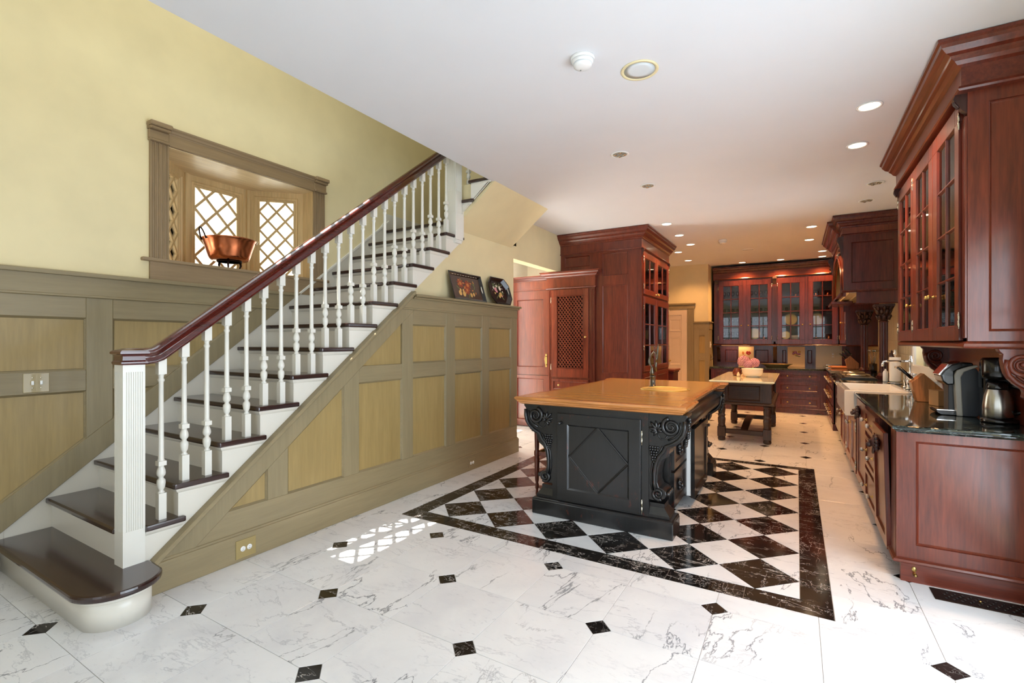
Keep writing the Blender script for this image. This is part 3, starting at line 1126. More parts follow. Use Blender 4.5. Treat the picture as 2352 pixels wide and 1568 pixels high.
def knob_geo(fr, u, v, w, kind='brass'):
    g = G(fr)
    if kind == 'crystal':
        g.lathe([(.013, 0), (.013, .003), (.005, .006), (.005, .022), (.009, .024)], (u, v, w), 10)
        return g
    g.lathe([(.010, 0), (.010, .003), (.005, .006), (.005, .016), (.012, .020), (.016, .028), (.013, .036), (.001, .039)], (u, v, w), 12)
    return g


def knob(parent, fr, u, v, w=0.0, kind='brass', s=1.0):
    g = knob_geo(fr, u, v, w, kind)
    o = put('knob', g, 'brass' if kind != 'iron' else 'island_black', parent)
    if kind == 'crystal':
        put('crystal', G(fr).lathe([(.006, .022), (.014, .026), (.018, .034), (.014, .044), (.004, .048)], (u, v, w), 8, smooth=False), 'crystal_knob', o)
    return o


def hinge(parent, fr, u, v, w=0.0, L=.075, mat='nickel'):
    g = G(fr)
    r = .0065
    prof = [(.001, -.012), (.005, -.008), (.003, -.002), (r, 0), (r, L * .45), (r * .8, L * .46), (r * .8, L * .54), (r, L * .55), (r, L), (.003, L + .002), (.005, L + .008), (.001, L + .012)]
    g.lathe([(a, b) for a, b in prof], (u, v - L / 2, w + .004), 8, axis='y')
    return put('hinge', g, mat, parent)


def flat_door(parent, fr, u0, u1, v0, v1, w=0.0, th=.02, rail=.06, mat='cherry', knobs=(), hinges=(), kind='brass', name='door', rec=.012, pm=None):
    d = put(name, G(fr).ring_frame(u0, u1, v0, v1, rail, w, w + th, .012, rec), mat, parent)
    put('panel', G(fr).box(u0 + rail, u1 - rail, v0 + rail, v1 - rail, w + .001, w + th - rec), pm or mat, d)
    for u, v in knobs:
        knob(d, fr, u, v, w + th, kind)
    for u, v in hinges:
        hinge(d, fr, u, v, w + th - .004)
    return d


def glass_door(parent, fr, u0, u1, v0, v1, glass, cols, rows, w=0.0, th=.022, mat='cherry', knobs=(), hinges=(), kind='brass'):
    a, b, c, e = glass
    d = put('door', slab_holes(G(fr), u0, u1, v0, v1, w, w + th, [glass]), mat, parent, .002)
    g = G(fr)
    mw = .011
    us = [a + (b - a) * i / cols for i in range(cols + 1)]
    vs = [c + (e - c) * i / rows for i in range(rows + 1)]
    for u in us[1:-1]:
        g.prism([(u - mw, w + .004), (u + mw, w + .004), (u + .004, w + th - .002), (u - .004, w + th - .002)], c, e, 'y')
    for v in vs[1:-1]:
        g.prism([(v - mw, w + .004), (v + mw, w + .004), (v + .004, w + th - .002), (v - .004, w + th - .002)], a, b, 'x')
    # moulded inner edge
    def r(i, ww):
        return [(a + i, c + i, ww), (b - i, c + i, ww), (b - i, e - i, ww), (a + i, e - i, ww)]
    g.rings([r(-.001, w + th), r(.002, w + th), r(.009, w + .008), r(.009, w + .002), r(-.001, w + .002)], False, False)
    put('muntin', g, mat, d)
    for i in range(cols):
        for j in range(rows):
            put('pane', G(fr).box(us[i] + .003, us[i + 1] - .003, vs[j] + .003, vs[j + 1] - .003, w + .006, w + .009), 'glass', d)
    for u, v in knobs:
        knob(d, fr, u, v, w + th, kind)
    for u, v in hinges:
        hinge(d, fr, u, v, w + th - .004)
    return d


def drawer(parent, fr, u0, u1, v0, v1, knobs=(), w=0.0, mat='cherry', kind='brass', rail=.035):
    return flat_door(parent, fr, u0, u1, v0, v1, w, .02, rail, mat, knobs, (), kind, 'drawer', .010)


def crown(top, out=.13, h=.165):
    s, t = out / .13, h / .165
    return [(o * s if o > 0 else o, top - z * t) for o, z in ((-.02, 0), (.13, 0), (.13, .018), (.120, .026), (.115, .045), (.095, .072), (.076, .082), (.072, .094), (.058, .108), (.046, .128), (.026, .140), (.022, .156), (.006, .162), (0, .165), (-.02, .165))]


def ogee(z0, z1, out):
    """edge moulding for counters and plinths"""
    h = z1 - z0
    return [(0, z1), (out * .55, z1), (out * .9, z1 - h * .12), (out, z1 - h * .3), (out * .9, z1 - h * .48), (out * .62, z1 - h * .56), (out * .62, z1 - h * .66), (out * .3, z1 - h * .8), (out * .1, z0), (0, z0)]


def spiral(c, r0, r1, turns, a0, n=40, sgn=1):
    return [(c[0] + (r0 + (r1 - r0) * (i / n) ** .8) * math.cos(a0 + sgn * 2 * PI * turns * i / n), c[1] + (r0 + (r1 - r0) * (i / n) ** .8) * math.sin(a0 + sgn * 2 * PI * turns * i / n)) for i in range(n + 1)]


def case(g, fr_w, u0, u1, v0, v1, depth, shelves, t=.018):
    """open box behind w=0 with shelves: sides, top, bottom, back"""
    g.box(u0, u0 + t, v0, v1, -depth, 0).box(u1 - t, u1, v0, v1, -depth, 0)
    g.box(u0 + t, u1 - t, v0, v0 + t, -depth, 0).box(u0 + t, u1 - t, v1 - t, v1, -depth, 0)
    g.box(u0 + t, u1 - t, v0 + t, v1 - t, -depth, -depth + .008)
    return g


t_ = NT('crystal_knob')
t_.set(Base_Color=(.58, .55, .50, 1), Roughness=.08, Coat_Weight=1.0, Specular_IOR_Level=1.0, Metallic=.35)

# ================================================================== TALL CABINETS AT THE LEFT
FY = lambda y: frame((0, y, 0), (1, 0, 0), (0, -1, 0))      # face towards the camera
FXp = lambda x: frame((x, 0, 0), (0, 1, 0), (1, 0, 0))       # face towards +x
FXm = lambda x: frame((x, 0, 0), (0, 1, 0), (-1, 0, 0))      # face towards -x

tc = thing('tall_cabinet', (-2.56, 7.75, 0), 'ceiling-high cherry pantry cabinet with glazed doors on its kitchen side', 'cabinet')
X1, Y0, Y1 = -1.93, 6.9, 8.6
fr = FY(Y0)
g = G().box(-3.2, -2.36, Y0 + .02, Y1, 0, 2.90)
g.box(-2.36, X1 - .02, Y0 + .02, Y0 + .04, 0, 2.9).box(-2.36, X1 - .02, Y1 - .02, Y1, 0, 2.9).box(-2.36, X1 - .02, Y0 + .04, Y1 - .02, 2.72, 2.9).box(-2.36, X1 - .02, Y0 + .04, Y1 - .02, 0, .96)
put('body', g, 'cherry', tc)
for z in (1.30, 1.63, 2.06, 2.40):
    put('shelf', G().box(-2.36, X1 - .03, Y0 + .04, Y1 - .02, z, z + .02), 'cherry_y', tc)
faced(tc, fr, -3.2, X1, .0, 2.76, [(-3.132, -2.716, 2.551, 2.715), (-2.517, -2.124, 2.381, 2.723), (-2.517, -2.124, .93, 2.242)])
fx = FXp(X1)
ff = put('face_frame', slab_holes(G(fx), Y0 + .021, Y1, 0, 2.76, -.02, 0, [(7.0, 8.5, 2.12, 2.68), (7.0, 8.5, .99, 2.04)]), 'cherry', tc)
glass_door(tc, fx, 6.97, 7.70, 2.095, 2.70, (7.045, 7.625, 2.17, 2.63), 2, 1, knobs=[(7.665, 2.13)], hinges=[(6.965, 2.2), (6.965, 2.6)])
glass_door(tc, fx, 7.715, 8.53, 2.095, 2.70, (7.79, 8.455, 2.17, 2.63), 2, 1, knobs=[(7.75, 2.13)], hinges=[(8.535, 2.2), (8.535, 2.6)])
glass_door(tc, fx, 6.97, 7.70, .96, 2.06, (7.045, 7.625, 1.03, 1.97), 2, 3, hinges=[(6.965, 1.3), (6.965, 1.9)])
glass_door(tc, fx, 7.715, 8.53, .96, 2.06, (7.79, 8.455, 1.03, 1.97), 2, 3, hinges=[(8.535, 1.3), (8.535, 1.9)])
flat_door(tc, fx, 6.97, 7.70, .12, .93)
flat_door(tc, fx, 7.715, 8.53, .12, .93)
path = [(-3.2, Y0), (X1, Y0), (X1, Y1)]
put('frieze', G().sweep([(-.01, 2.76), (.012, 2.76), (.012, 2.90), (-.01, 2.90)], path), 'cherry', tc)
put('frieze_moulding', G().sweep([(-.01, 2.748), (.02, 2.748), (.028, 2.756), (.024, 2.766), (-.01, 2.766)], path), 'cherry', tc)
put('crown', G().sweep(crown(3.046, .14), path), 'cherry', tc)
for yy in (6.93, 8.56):
    g = G(fx).prism([(2.62, 0), (2.745, 0), (2.745, .035), (2.72, .042), (2.70, .030), (2.67, .022), (2.64, .012)], yy - .018, yy + .018, 'x')
    put('corbel', g, 'carved_dark', tc)
put('corner_moulding', G(fx).box(6.905, 6.912, .12, 2.62, 0, .012).box(6.925, 6.932, .12, 2.62, 0, .012).box(6.945, 6.955, .12, 2.62, 0, .012), 'cherry', tc)

lc = thing('pantry_cabinet', (-3.0, 6.88, 0), 'cherry cupboard with a diagonal wooden lattice door beside the tall pantry', 'cabinet')
Y0 = 6.86
fr = FY(Y0)
put('body', G().box(-3.40, -2.63, Y0 + .03, 6.899, 0, 2.42), 'cherry', lc)
put('face_frame', slab_holes(G(fr), -3.41, -2.62, .0, 2.25, -.02, 0, [(-3.26, -2.79, .96, 2.13)]), 'cherry', lc)
put('shade_backing', G(fr).box(-3.27, -2.78, .95, 2.14, -.028, -.024), 'black_lacquer', lc)  # black sheet painting in the shade behind the lattice
d = put('door', slab_holes(G(fr), -3.335, -2.715, .845, 2.21, .0, .022, [(-3.235, -2.81, .985, 2.105)]), 'cherry', lc, .002)
put('bead', G(fr).ring_frame(-3.245, -2.80, .975, 2.115, .008, .015, .028, .004, .012), 'cherry', d)
knob(d, fr, -2.755, 1.47, .022)
for v in (1.0, 2.05):
    hinge(d, fr, -3.34, v, .018)
g = G(fr)
u0, u1, v0, v1 = -3.24, -2.805, .98, 2.11
sp = .052
for s, wz in ((1, .002), (-1, .010)):
    for k in range(-12, 30):
        c0 = v0 + k * sp * 1.25 - (0 if s == 1 else .0)
        ua, va, ub, vb = u0, c0, u1, c0 + s * (u1 - u0) * 1.25
        sl = s * 1.25
        if max(va, vb) < v0 + .01 or min(va, vb) > v1 - .01:
            continue
        if va < v0: ua, va = ua + (v0 - va) / sl, v0
        if va > v1: ua, va = ua + (v1 - va) / sl, v1
        if vb < v0: ub, vb = ub + (v0 - vb) / sl, v0
        if vb > v1: ub, vb = ub + (v1 - vb) / sl, v1
        nn = Vector((va - vb, ub - ua)).normalized() * .0085
        q = [(ua + nn.x, va + nn.y), (ub + nn.x, vb + nn.y), (ub - nn.x, vb - nn.y), (ua - nn.x, va - nn.y)]
        g.rings([[(a, b, wz - .008) for a, b in q], [(a, b, wz) for a, b in q]])
put('lattice', g, 'cherry', d)
drawer(lc, fr, -3.335, -2.715, .62, .815, [(-3.2, .72), (-2.85, .72)])
drawer(lc, fr, -3.335, -2.715, .38, .60, [(-3.2, .49), (-2.85, .49)])
drawer(lc, fr, -3.335, -2.715, .12, .36, [(-3.2, .24), (-2.85, .24)])
path = [(-3.41, 6.899), (-3.41, Y0), (-2.62, Y0), (-2.62, 6.899)]
put('frieze', G().sweep([(-.01, 2.235), (.012, 2.235), (.012, 2.42), (-.01, 2.42)], path), 'cherry', lc)
put('frieze_moulding', G().sweep([(-.01, 2.225), (.02, 2.225), (.026, 2.235), (.02, 2.245), (-.01, 2.245)], path), 'cherry', lc)
put('crown', G().sweep(crown(2.485, .10, .10), path), 'cherry_x', lc)
for u in (-3.385, -3.365, -2.68, -2.66, -2.64):
    put('reed', G(fr).box(u, u + .008, .12, 2.2, 0, .010), 'cherry', lc)
put('plinth', G().box(-3.42, -2.61, Y0 - .012, Y0 + .03, 0, .1), 'cherry', lc, .004)

fc = thing('refrigerator', (-3.74, 7.25, 0), 'tall cherry-panelled refrigerator at the end of the hall with brass lever handle', 'refrigerator')
fr = FY(6.91)
put('body', G().box(-4.12, -3.415, 6.94, 7.58, 0, 2.40), 'cherry', fc)
faced(fc, fr, -4.12, -3.415, .86, 2.23, [(-4.0, -3.51, .985, 2.085)], name='door', w0=-.03)
faced(fc, fr, -4.12, -3.415, .02, .85, [(-4.0, -3.51, .12, .80)], name='freezer_drawer', w0=-.03)
put('frieze', G(fr).box(-4.12, -3.415, 2.24, 2.40, -.03, .004), 'cherry', fc)
put('crown', G().sweep(crown(2.455, .08, .08), [(-4.12, 6.91), (-3.415, 6.91)]), 'cherry_x', fc)
put('moulding', G(fr).box(-4.12, -3.415, 2.225, 2.243, -.02, .014), 'cherry', fc, .004)
h = put('handle', G(fr).box(-3.475, -3.445, .99, 1.20, 0, .006), 'brass', fc, .003)
put('lever', G(fr).tube([(-3.46, 1.16, .008), (-3.46, 1.16, .035), (-3.46, 1.12, .05), (-3.455, 1.04, .03), (-3.455, 1.02, .01)], .007), 'brass', h)

st = thing('side_table', (-1.95, 9.0, 0), 'dark wooden console edge standing beyond the tall glazed pantry', 'table')
put('top', G().box(-2.2, -1.855, 8.75, 9.25, .87, .905), 'cherry_y', st, .006)
put('body', G().box(-2.2, -1.89, 8.79, 9.21, 0, .87), 'mahogany', st)
put('moulding', G().box(-2.2, -1.875, 8.77, 9.23, .84, .87), 'mahogany', st, .006)

# ================================================================== FAR DOOR AND DADO
fr = FY(10.9)
dw = struct('door_1', G(fr).ring_frame(-2.86, -2.045, .01, 2.08, .10, .002, .03, .012, .010, .11), 'door_paint', label='six-panel painted door in the far yellow wall')
slab = G(fr).box(-2.76, -2.14, .1, 1.99, .002, .016)
put('door_slab', slab, 'door_paint', dw)
for u0, u1 in ((-2.74, -2.49), (-2.42, -2.16)):
    for v0, v1 in ((.16, .74), (.88, 1.50), (1.62, 1.90)):
        put('panel', G(fr).ring_frame(u0, u1, v0, v1, .02, .012, .026, .02, .010), 'door_paint', dw)
put('stile', G(fr).box(-2.48, -2.43, .1, 1.99, .01, .028), 'door_paint', dw)
g = G(fr).lathe([(.02, 0), (.02, .004), (.008, .008), (.008, .04), (.024, .05), (.024, .07), (.001, .08)], (-2.40 - .0, .98, .03), 12)
put('door_knob', g, 'brass', dw)
cas = struct('trim_2', G(fr).box(-2.04, -1.905, 0, 2.11, 0, .02), 'olive_stile', label='olive door casing with fluted pilaster')
for i in range(4):
    put('flute', G(fr).box(-2.03 + i * .032, -2.012 + i * .032, .2, 2.09, .018, .028), 'olive_stile', cas)
put('head', G(fr).box(-2.95, -1.885, 2.11, 2.20, 0, .03), 'olive_rail', cas)
put('head_cornice', G(fr).box(-2.97, -1.87, 2.195, 2.23, 0, .06), 'olive_rail', cas, .01)
dado = struct('trim_3', G(fr).box(-1.90, -1.60, 0, 1.66, 0, .012), 'olive_panel', label='olive dado panelling right of the far door')
for a, b in ((-1.90, -1.80), (-1.68, -1.60)):
    put('stile', G(fr).box(a, b, .16, 1.66, .01, .026), 'olive_stile', dado)
for a, b in ((.16, .3), (1.0, 1.15), (1.53, 1.66)):
    put('rail', G(fr).box(-1.80, -1.68, a, b, .01, .025), 'olive_rail', dado)
put('frieze', G(fr).box(-1.905, -1.595, 1.66, 1.80, 0, .03), 'olive_rail', dado)
put('cap', G(fr).box(-1.92, -1.57, 1.80, 1.83, 0, .055), 'olive_rail', dado, .008)
put('base', G(fr).box(-1.905, -1.595, 0, .16, 0, .034), 'olive_rail', dado)
f2 = FXp(-1.62)
put('side_panel', G(f2).box(10.9, 11.3, 0, 1.66, 0, .02), 'olive_stile', dado)
put('side_frieze', G(f2).box(10.9, 11.3, 1.66, 1.80, 0, .03), 'olive_rail', dado)
put('side_cap', G(f2).box(10.85, 11.3, 1.80, 1.83, 0, .055), 'olive_rail', dado, .008)
sw = thing('light_switch', (-1.60, 11.05, 1.33), 'white light switch plate on the far olive dado beside the rear cabinets', 'light switch')
put('plate', G(f2).box(11.0, 11.09, 1.27, 1.40, .02, .027), 'plastic_white', sw, .003)
put('toggle', G(f2).box(11.037, 11.053, 1.32, 1.35, .027, .04), 'plastic_white', sw)
hk = thing('towel_hook', (-1.60, 11.1, 1.05), 'pale hook fixed to the far olive dado below the switch', 'hook')
put('back_plate', G(f2).box(11.07, 11.11, .98, 1.12, .02, .028), 'nickel', hk, .003)
put('hook', G(f2).tube([(11.09, 1.07, .028), (11.09, 1.06, .06), (11.09, 1.03, .065), (11.09, 1.01, .045)], .006), 'nickel', hk)

# ================================================================== REAR CABINETS
BY = 10.88
fr = FY(BY)
rb1 = thing('base_cabinet', (.05, 11.2, 0), 'dark cherry rear base cabinet with three wide drawers', 'cabinet')
put('body', G().box(-.36, .60, BY + .02, YR, .02, .835), 'mahogany', rb1)
put('face_frame', slab_holes(G(fr), -.36, .485, .09, .835, -.02, 0, []), 'mahogany', rb1)
for v0, v1 in ((.655, .80), (.385, .605), (.105, .33)):
    drawer(rb1, fr, -.325, .385, v0, v1, [(-.155, (v0 + v1) / 2), (.215, (v0 + v1) / 2)], mat='mahogany', rail=.05)
for u in (.415, .437, .459):
    put('reed', G(fr).box(u, u + .012, .12, .80, 0, .012), 'mahogany', rb1)
put('plinth', G(fr).prism([(-.36, 0), (.30, 0), (.36, .03), (.42, 0), (.485, 0), (.485, .09), (-.36, .09)], -.02, .012, 'z'), 'mahogany', rb1)
put('plinth_moulding', G(fr).box(-.36, .485, .082, .1, 0, .022), 'mahogany', rb1, .005)
rb2 = thing('base_cabinet', (-.9, 11.2, 0), 'dark cherry rear base cabinet half hidden behind the marble-topped table', 'cabinet')
put('body', G().box(-1.56, -.365, BY + .02, YR, .02, .835), 'mahogany', rb2)
put('face_frame', slab_holes(G(fr), -1.56, -.365, .09, .835, -.02, 0, []), 'mahogany', rb2)
for u0, u1 in ((-1.46, -.95), (-.93, -.42)):
    drawer(rb2, fr, u0, u1, .655, .80, [((u0 + u1) / 2, .727)], mat='mahogany')
    flat_door(rb2, fr, u0, u1, .105, .63, mat='mahogany', knobs=[(u1 - .04 if u0 < -1 else u0 + .04, .55)])
put('plinth', G(fr).box(-1.56, -.365, 0, .09, -.02, .012), 'mahogany', rb2)
ct = put('countertop', G().box(-1.58, .45, BY - .03, YR, .838, .872).sweep(ogee(.838, .872, .02), [(-1.58, BY - .03), (.45, BY - .03)]), 'stone_green')
tag(ct, 'dark green stone counter along the rear wall under the glazed cabinets', 'countertop')

UY = 11.35
fr = FY(UY)


def rear_upper(loc, label, u0, u1, doors, shelves, mid):
    c = thing('wall_cabinet', loc, label, 'cabinet')
    g = case(G(fr), None, u0, u1, 1.335, 2.78, YR - UY - .004, [])
    put('body', g, 'cabinet_dark', c)
    put('face_frame', slab_holes(G(fr), u0, u1, 1.335, 2.78, -.0195, 0, [(d[4] - .02, d[5] + .02, 1.40, 2.64) for d in doors]), 'mahogany', c)
    for z in shelves:
        put('shelf', G(fr).box(u0 + .02, u1 - .02, z - .012, z, -YR + UY + .01, -.02), 'cabinet_dark', c)
    for (a, b, kn, hg, ga, gb) in doors:
        glass_door(c, fr, a, b, 1.345, 2.70, (ga, gb, 1.437, 2.60), 2, 4, mat='mahogany', knobs=[(kn, 1.74)], hinges=[(hg, 1.47), (hg, 2.56)])
    path = [(u0, UY), (u1, UY)]
    put('frieze', G().sweep([(-.01, 2.76), (.016, 2.76), (.016, 2.88), (-.01, 2.88)], path), 'cherry_x', c)
    put('frieze_moulding', G().sweep([(-.01, 2.735), (.02, 2.735), (.034, 2.748), (.028, 2.765), (-.01, 2.765)], path), 'cherry_x', c)
    put('crown', G().sweep(crown(3.0, .11, .13), path), 'mahogany', c)
    put('bottom_moulding', G().sweep([(-.05, 1.318), (.012, 1.318), (.02, 1.326), (.012, 1.34), (-.05, 1.34)], path), 'cherry_x', c)
    return c


SHV = [1.4375, 1.728, 2.018, 2.309]
ru1 = rear_upper((-1.0, 11.5, 1.33), 'glazed rear wall cabinet holding glassware, left of the centre post', -1.58, -.395, [(-1.468, -.985, -1.02, -1.475, -1.384, -1.065), (-.92, -.45, -.885, -.445, -.845, -.517)], SHV, 0)
ru2 = rear_upper((.1, 11.5, 1.33), 'glazed rear wall cabinet holding plates and copper mugs, right of the centre post', -.394, .72, [(-.34, .137, .10, -.345, -.269, .055), (.199, .68, .235, .685, .275, .604)], SHV, 0)
for pos, par in ((-.45, ru1),):
    put('post', G(fr).box(-.435, -.355, 1.40, 2.74, 0, .03), 'mahogany', par)
    for u in (-.425, -.405, -.385, -.368):
        put('reed', G(fr).box(u, u + .009, 1.42, 2.55, .03, .04), 'carved_dark', par)
    put('corbel', G(fr).prism([(2.58, .03), (2.74, .03), (2.74, .075), (2.70, .085), (2.66, .06), (2.62, .045)], -.43, -.36, 'x'), 'carved_dark', par)
put('reed', G(fr).box(-1.53, -1.515, 1.40, 2.74, 0, .012), 'mahogany', ru1)
put('reed', G(fr).box(-1.505, -1.49, 1.40, 2.74, 0, .012), 'mahogany', ru1)
put('corbel', G(fr).prism([(2.64, .0), (2.74, .0), (2.74, .05), (2.69, .04)], -1.54, -1.48, 'x'), 'carved_dark', ru1)

# wall panels and stone splash between counter and wall cabinets
SY = 11.6
fr = FY(SY)
trm = struct('trim_4', slab_holes(G(fr), -1.62, .332, .872, 1.335, -.12, -.015, []), 'mahogany', label='cherry wall panelling behind the rear counter')
for (u0, u1, hs) in ((-1.47, -.43, [(-1.37, -1.12), (-.77, -.52)]), (-.36, .332, [(-.26, -.19), (.19, .27)])):
    p = put('face_frame', slab_holes(G(fr), u0, u1, .872, 1.335, -.015, 0, [(a, b, .95, 1.22) for a, b in hs]), 'mahogany', trm)
    for a, b in hs:
        put('panel', panel_fill(fr, (a, b, .95, 1.22), 0.0), 'mahogany', p)
for u in (-.42, -1.52):
    put('bracket', G(fr).prism([(.95, 0), (1.335, 0), (1.335, .16), (1.29, .16), (1.22, .10), (1.12, .06), (1.0, .03)], u - .03 + .02, u + .04 + .02, 'x'), 'carved_dark', trm)
struct('trim_8', slab_holes(G(fr), .775, 1.149, .872, 1.335, -.008, .012, []), 'mahogany')
cc = thing('wall_cabinet', (.93, 10.6, 1.335), 'dark cherry wall cabinet in the far corner between hood and rear glazed cabinets', 'cabinet')
fcc = FXm(.735)
put('body', G().box(.755, 1.149, 9.88, 11.345, 1.335, 2.78), 'mahogany', cc)
put('face_frame', G(fcc).box(9.86, 11.345, 1.335, 2.78, -.02, 0), 'mahogany', cc)
put('end_panel', G(FY(9.86)).box(.735, 1.149, 1.335, 2.78, -.019, .001), 'mahogany', cc)
for u0, u1, kn, hg in ((9.90, 10.58, 10.53, 9.895), (10.60, 11.30, 10.65, 11.305)):
    flat_door(cc, fcc, u0, u1, 1.36, 2.72, mat='mahogany', knobs=[(kn, 1.74)], hinges=[(hg, 1.47), (hg, 2.56)])
put('bottom_moulding', G().sweep([(-.3, 1.318), (.012, 1.318), (.02, 1.326), (.012, 1.34), (-.3, 1.34)], [(.735, 11.3), (.735, 9.86), (1.149, 9.86)]), 'cherry_y', cc)
struct('trim_5', G(fr).box(.332, .775, .872, 1.335, -.12, -.008), 'tile_cream', label='cream stone splash behind the rear counter')

# ================================================================== RIGHT SIDE: BASE CABINETS
BX = .51
fr = FXm(BX)
CT0, CT1 = .872, .91
e1 = thing('base_cabinet', (.83, 3.7, 0), 'cherry base cabinet end with one large recessed panel facing the camera', 'cabinet')
fe = FY(3.6)
faced(e1, fe, .507, 1.15, .115, CT0, [(.596, 1.09, .213, .819)], name='end_panel')
put('body', G().box(.535, 1.145, 3.62, 3.78, .1, CT0), 'cherry', e1)
put('corner_post', G().box(.505, .534, 3.621, 3.78, .10, CT0), 'cherry', e1, .002)
put('plinth', G().box(.525, 1.15, 3.588, 3.62, .0, .115), 'cherry_x', e1)
put('plinth_moulding', G().sweep([(-.01, .108), (.022, .108), (.028, .116), (.022, .126), (.008, .134), (-.01, .134)], [(.514, 3.78), (.514, 3.6), (1.145, 3.6)]), 'cherry_x', e1)
lock = put('plinth_knob', G(fe).lathe([(.010, .012), (.010, .016), (.004, .02), (.004, .03), (.009, .036), (.002, .042)], (.589, .05, .0), 12), 'brass', e1)
put('keyhole_plate', G(fe).lathe([(.012, .012), (.012, .015), (.001, .016)], (.586, .078, 0), 12, sy=1.3), 'brass', e1)


def lion(parent, fr, u, v, w):
    """carved head boss: a mane of lobes round a muzzle"""
    g = G(fr)
    g.ball((u, v, w + .012), .038, 12, 8, sz=.9)
    for i in range(11):
        a = 2 * PI * i / 11
        g.ball((u + .036 * math.cos(a), v + .042 * math.sin(a), w + .008), .017, 8, 5)
    g.ball((u, v - .012, w + .045), .020, 10, 6)
    for s in (-1, 1):
        g.ball((u + s * .014, v + .014, w + .042), .009, 8, 5)
        g.ball((u + s * .010, v - .022, w + .052), .010, 8, 5)
        g.tube([(u + s * .02, v - .035, w + .02), (u + s * .012, v - .06, w + .024), (u, v - .068, w + .026)], .009, 6)
    return put('carved_head', g, 'carved_dark', parent)


def tilt(fr, v0, ang):
    """tip a front about its lower edge"""
    return fr @ Matrix.Translation((0, v0, 0)) @ Matrix.Rotation(ang, 4, 'X') @ Matrix.Translation((0, -v0, 0))


dwp = thing('dishwasher', (.8, 4.03, 0), 'cherry-fronted dishwasher with carved head, nearest the camera and tipped slightly open', 'dishwasher')
put('body', G().box(.56, 1.13, 3.79, 4.30, .1, .86), 'plastic_black', dwp)
ft = tilt(fr, .10, math.radians(1.5))
d = flat_door(dwp, ft, 3.785, 4.305, .10, .825, 0, .024, .065)
lion(dwp, ft, 4.06, .715, .024)
b1 = thing('base_cabinet', (.83, 4.66, 0), 'cherry drawer cabinet with six crystal knobs between the two carved-head fronts', 'cabinet')
put('body', G().box(.53, 1.15, 4.33, 4.985, .1, CT0), 'cherry', b1)
put('face_frame', G(fr).box(4.31, 4.985, .10, CT0, -.02, 0), 'cherry', b1)
for v0, v1, vk in ((.665, .845, .765), (.385, .63, .52), (.115, .355, .235)):
    drawer(b1, fr, 4.345, 4.955, v0, v1, [(4.473, vk), (4.823, vk)], kind='crystal')
d2 = thing('dishwasher', (.8, 5.33, 0), 'cherry-fronted dishwasher with carved head, next to the white sink', 'dishwasher')
put('body', G().box(.54, 1.13, 5.01, 5.65, .1, CT0), 'plastic_black', d2)
flat_door(d2, fr, 4.995, 5.66, .10, .86, -.01, .024, .07)
lion(d2, fr, 5.50, .745, .014)
b2 = thing('base_cabinet', (.83, 6.2, 0), 'cherry cabinet with narrow doors under the white farmhouse sink', 'cabinet')
put('body', G().box(.54, 1.15, 5.67, 6.74, .1, .665), 'cherry', b2)
put('face_frame', G(fr).box(5.665, 6.76, .10, .665, -.03, 0), 'cherry', b2)
flat_door(b2, fr, 5.69, 6.19, .12, .655, hinges=[(5.69, .2), (5.69, .57)], knobs=[(6.15, .55)], kind='crystal', rail=.07)
flat_door(b2, fr, 6.21, 6.72, .12, .655, hinges=[(6.72, .2), (6.72, .57)], knobs=[(6.25, .55)], kind='crystal', rail=.07)
b3 = thing('base_cabinet', (.83, 7.2, 0), 'cherry cabinet with crystal knobs between the sink and the range', 'cabinet')
put('body', G().box(.54, 1.15, 6.765, 7.60, .1, CT0), 'cherry', b3)
put('face_frame', G(fr).box(6.765, 7.60, .10, CT0, -.03, 0), 'cherry', b3)
for u0, u1 in ((6.79, 7.16), (7.19, 7.57)):
    drawer(b3, fr, u0, u1, .68, .845, [((u0 + u1) / 2, .765)], kind='crystal')
    flat_door(b3, fr, u0, u1, .12, .65, knobs=[(u1 - .05, .52)], kind='crystal')
# plinth boards and feet of the run
for c, a, b in ((b1, 4.32, 4.98), (b2, 5.67, 6.75), (b3, 6.77, 7.6)):
    put('toe_board', G().box(.515, .53, a, b, .035, .115), 'cherry_y', c, .004)
    put('foot', G().box(.53, .58, a + .02, a + .07, 0, .1), 'carved_dark', c)
    put('foot', G().box(.53, .58, b - .07, b - .02, 0, .1), 'carved_dark', c)
    put('body_base', G().box(.80, 1.1, a, b, 0, .1), 'carved_dark', c)
put('toe_board', G().box(.522, .536, 5.0, 5.64, .035, .10), 'cherry_y', d2, .004)
put('foot', G().box(.6, 1.1, 5.02, 5.6, 0, .1), 'carved_dark', d2)
put('foot', G().box(.62, 1.1, 3.82, 4.28, 0, .1), 'carved_dark', dwp)
bp = [(.495, 5.74), (.495, 3.565), (1.15, 3.565)]
g = G().box(.507, 1.15, 3.577, 5.74, CT0, CT1).box(.94, 1.15, 5.74, 6.76, CT0, CT1).box(.507, 1.15, 6.76, 7.60, CT0, CT1).box(.89, 1.15, 7.60, 8.915, CT0, CT1)
pr = ogee(CT0, CT1, .028)
g.sweep([(o - .012, z) for o, z in pr], bp)
g.sweep([(o - .012, z) for o, z in pr], [(.495, 7.60), (.495, 6.77)])
tag(put('countertop', g, 'stone_green'), 'polished dark green stone counter along the right wall, holding the coffee makers', 'countertop')
g = G().box(.482, 1.15, 8.952, BY - .03, CT0, CT1).box(.455, 1.15, BY - .03, 11.6, CT0 + .001, CT1 - .001)
g.sweep([(o - .012, z) for o, z in pr], [(.47, BY - .03), (.47, 8.94), (1.15, 8.94)])
tag(put('countertop', g, 'stone_green'), 'dark green stone counter in the far right corner beyond the range', 'countertop')
b4 = thing('base_cabinet', (.83, 9.9, 0), 'dark cherry drawer cabinet beyond the range, its end panel facing the sink', 'cabinet')
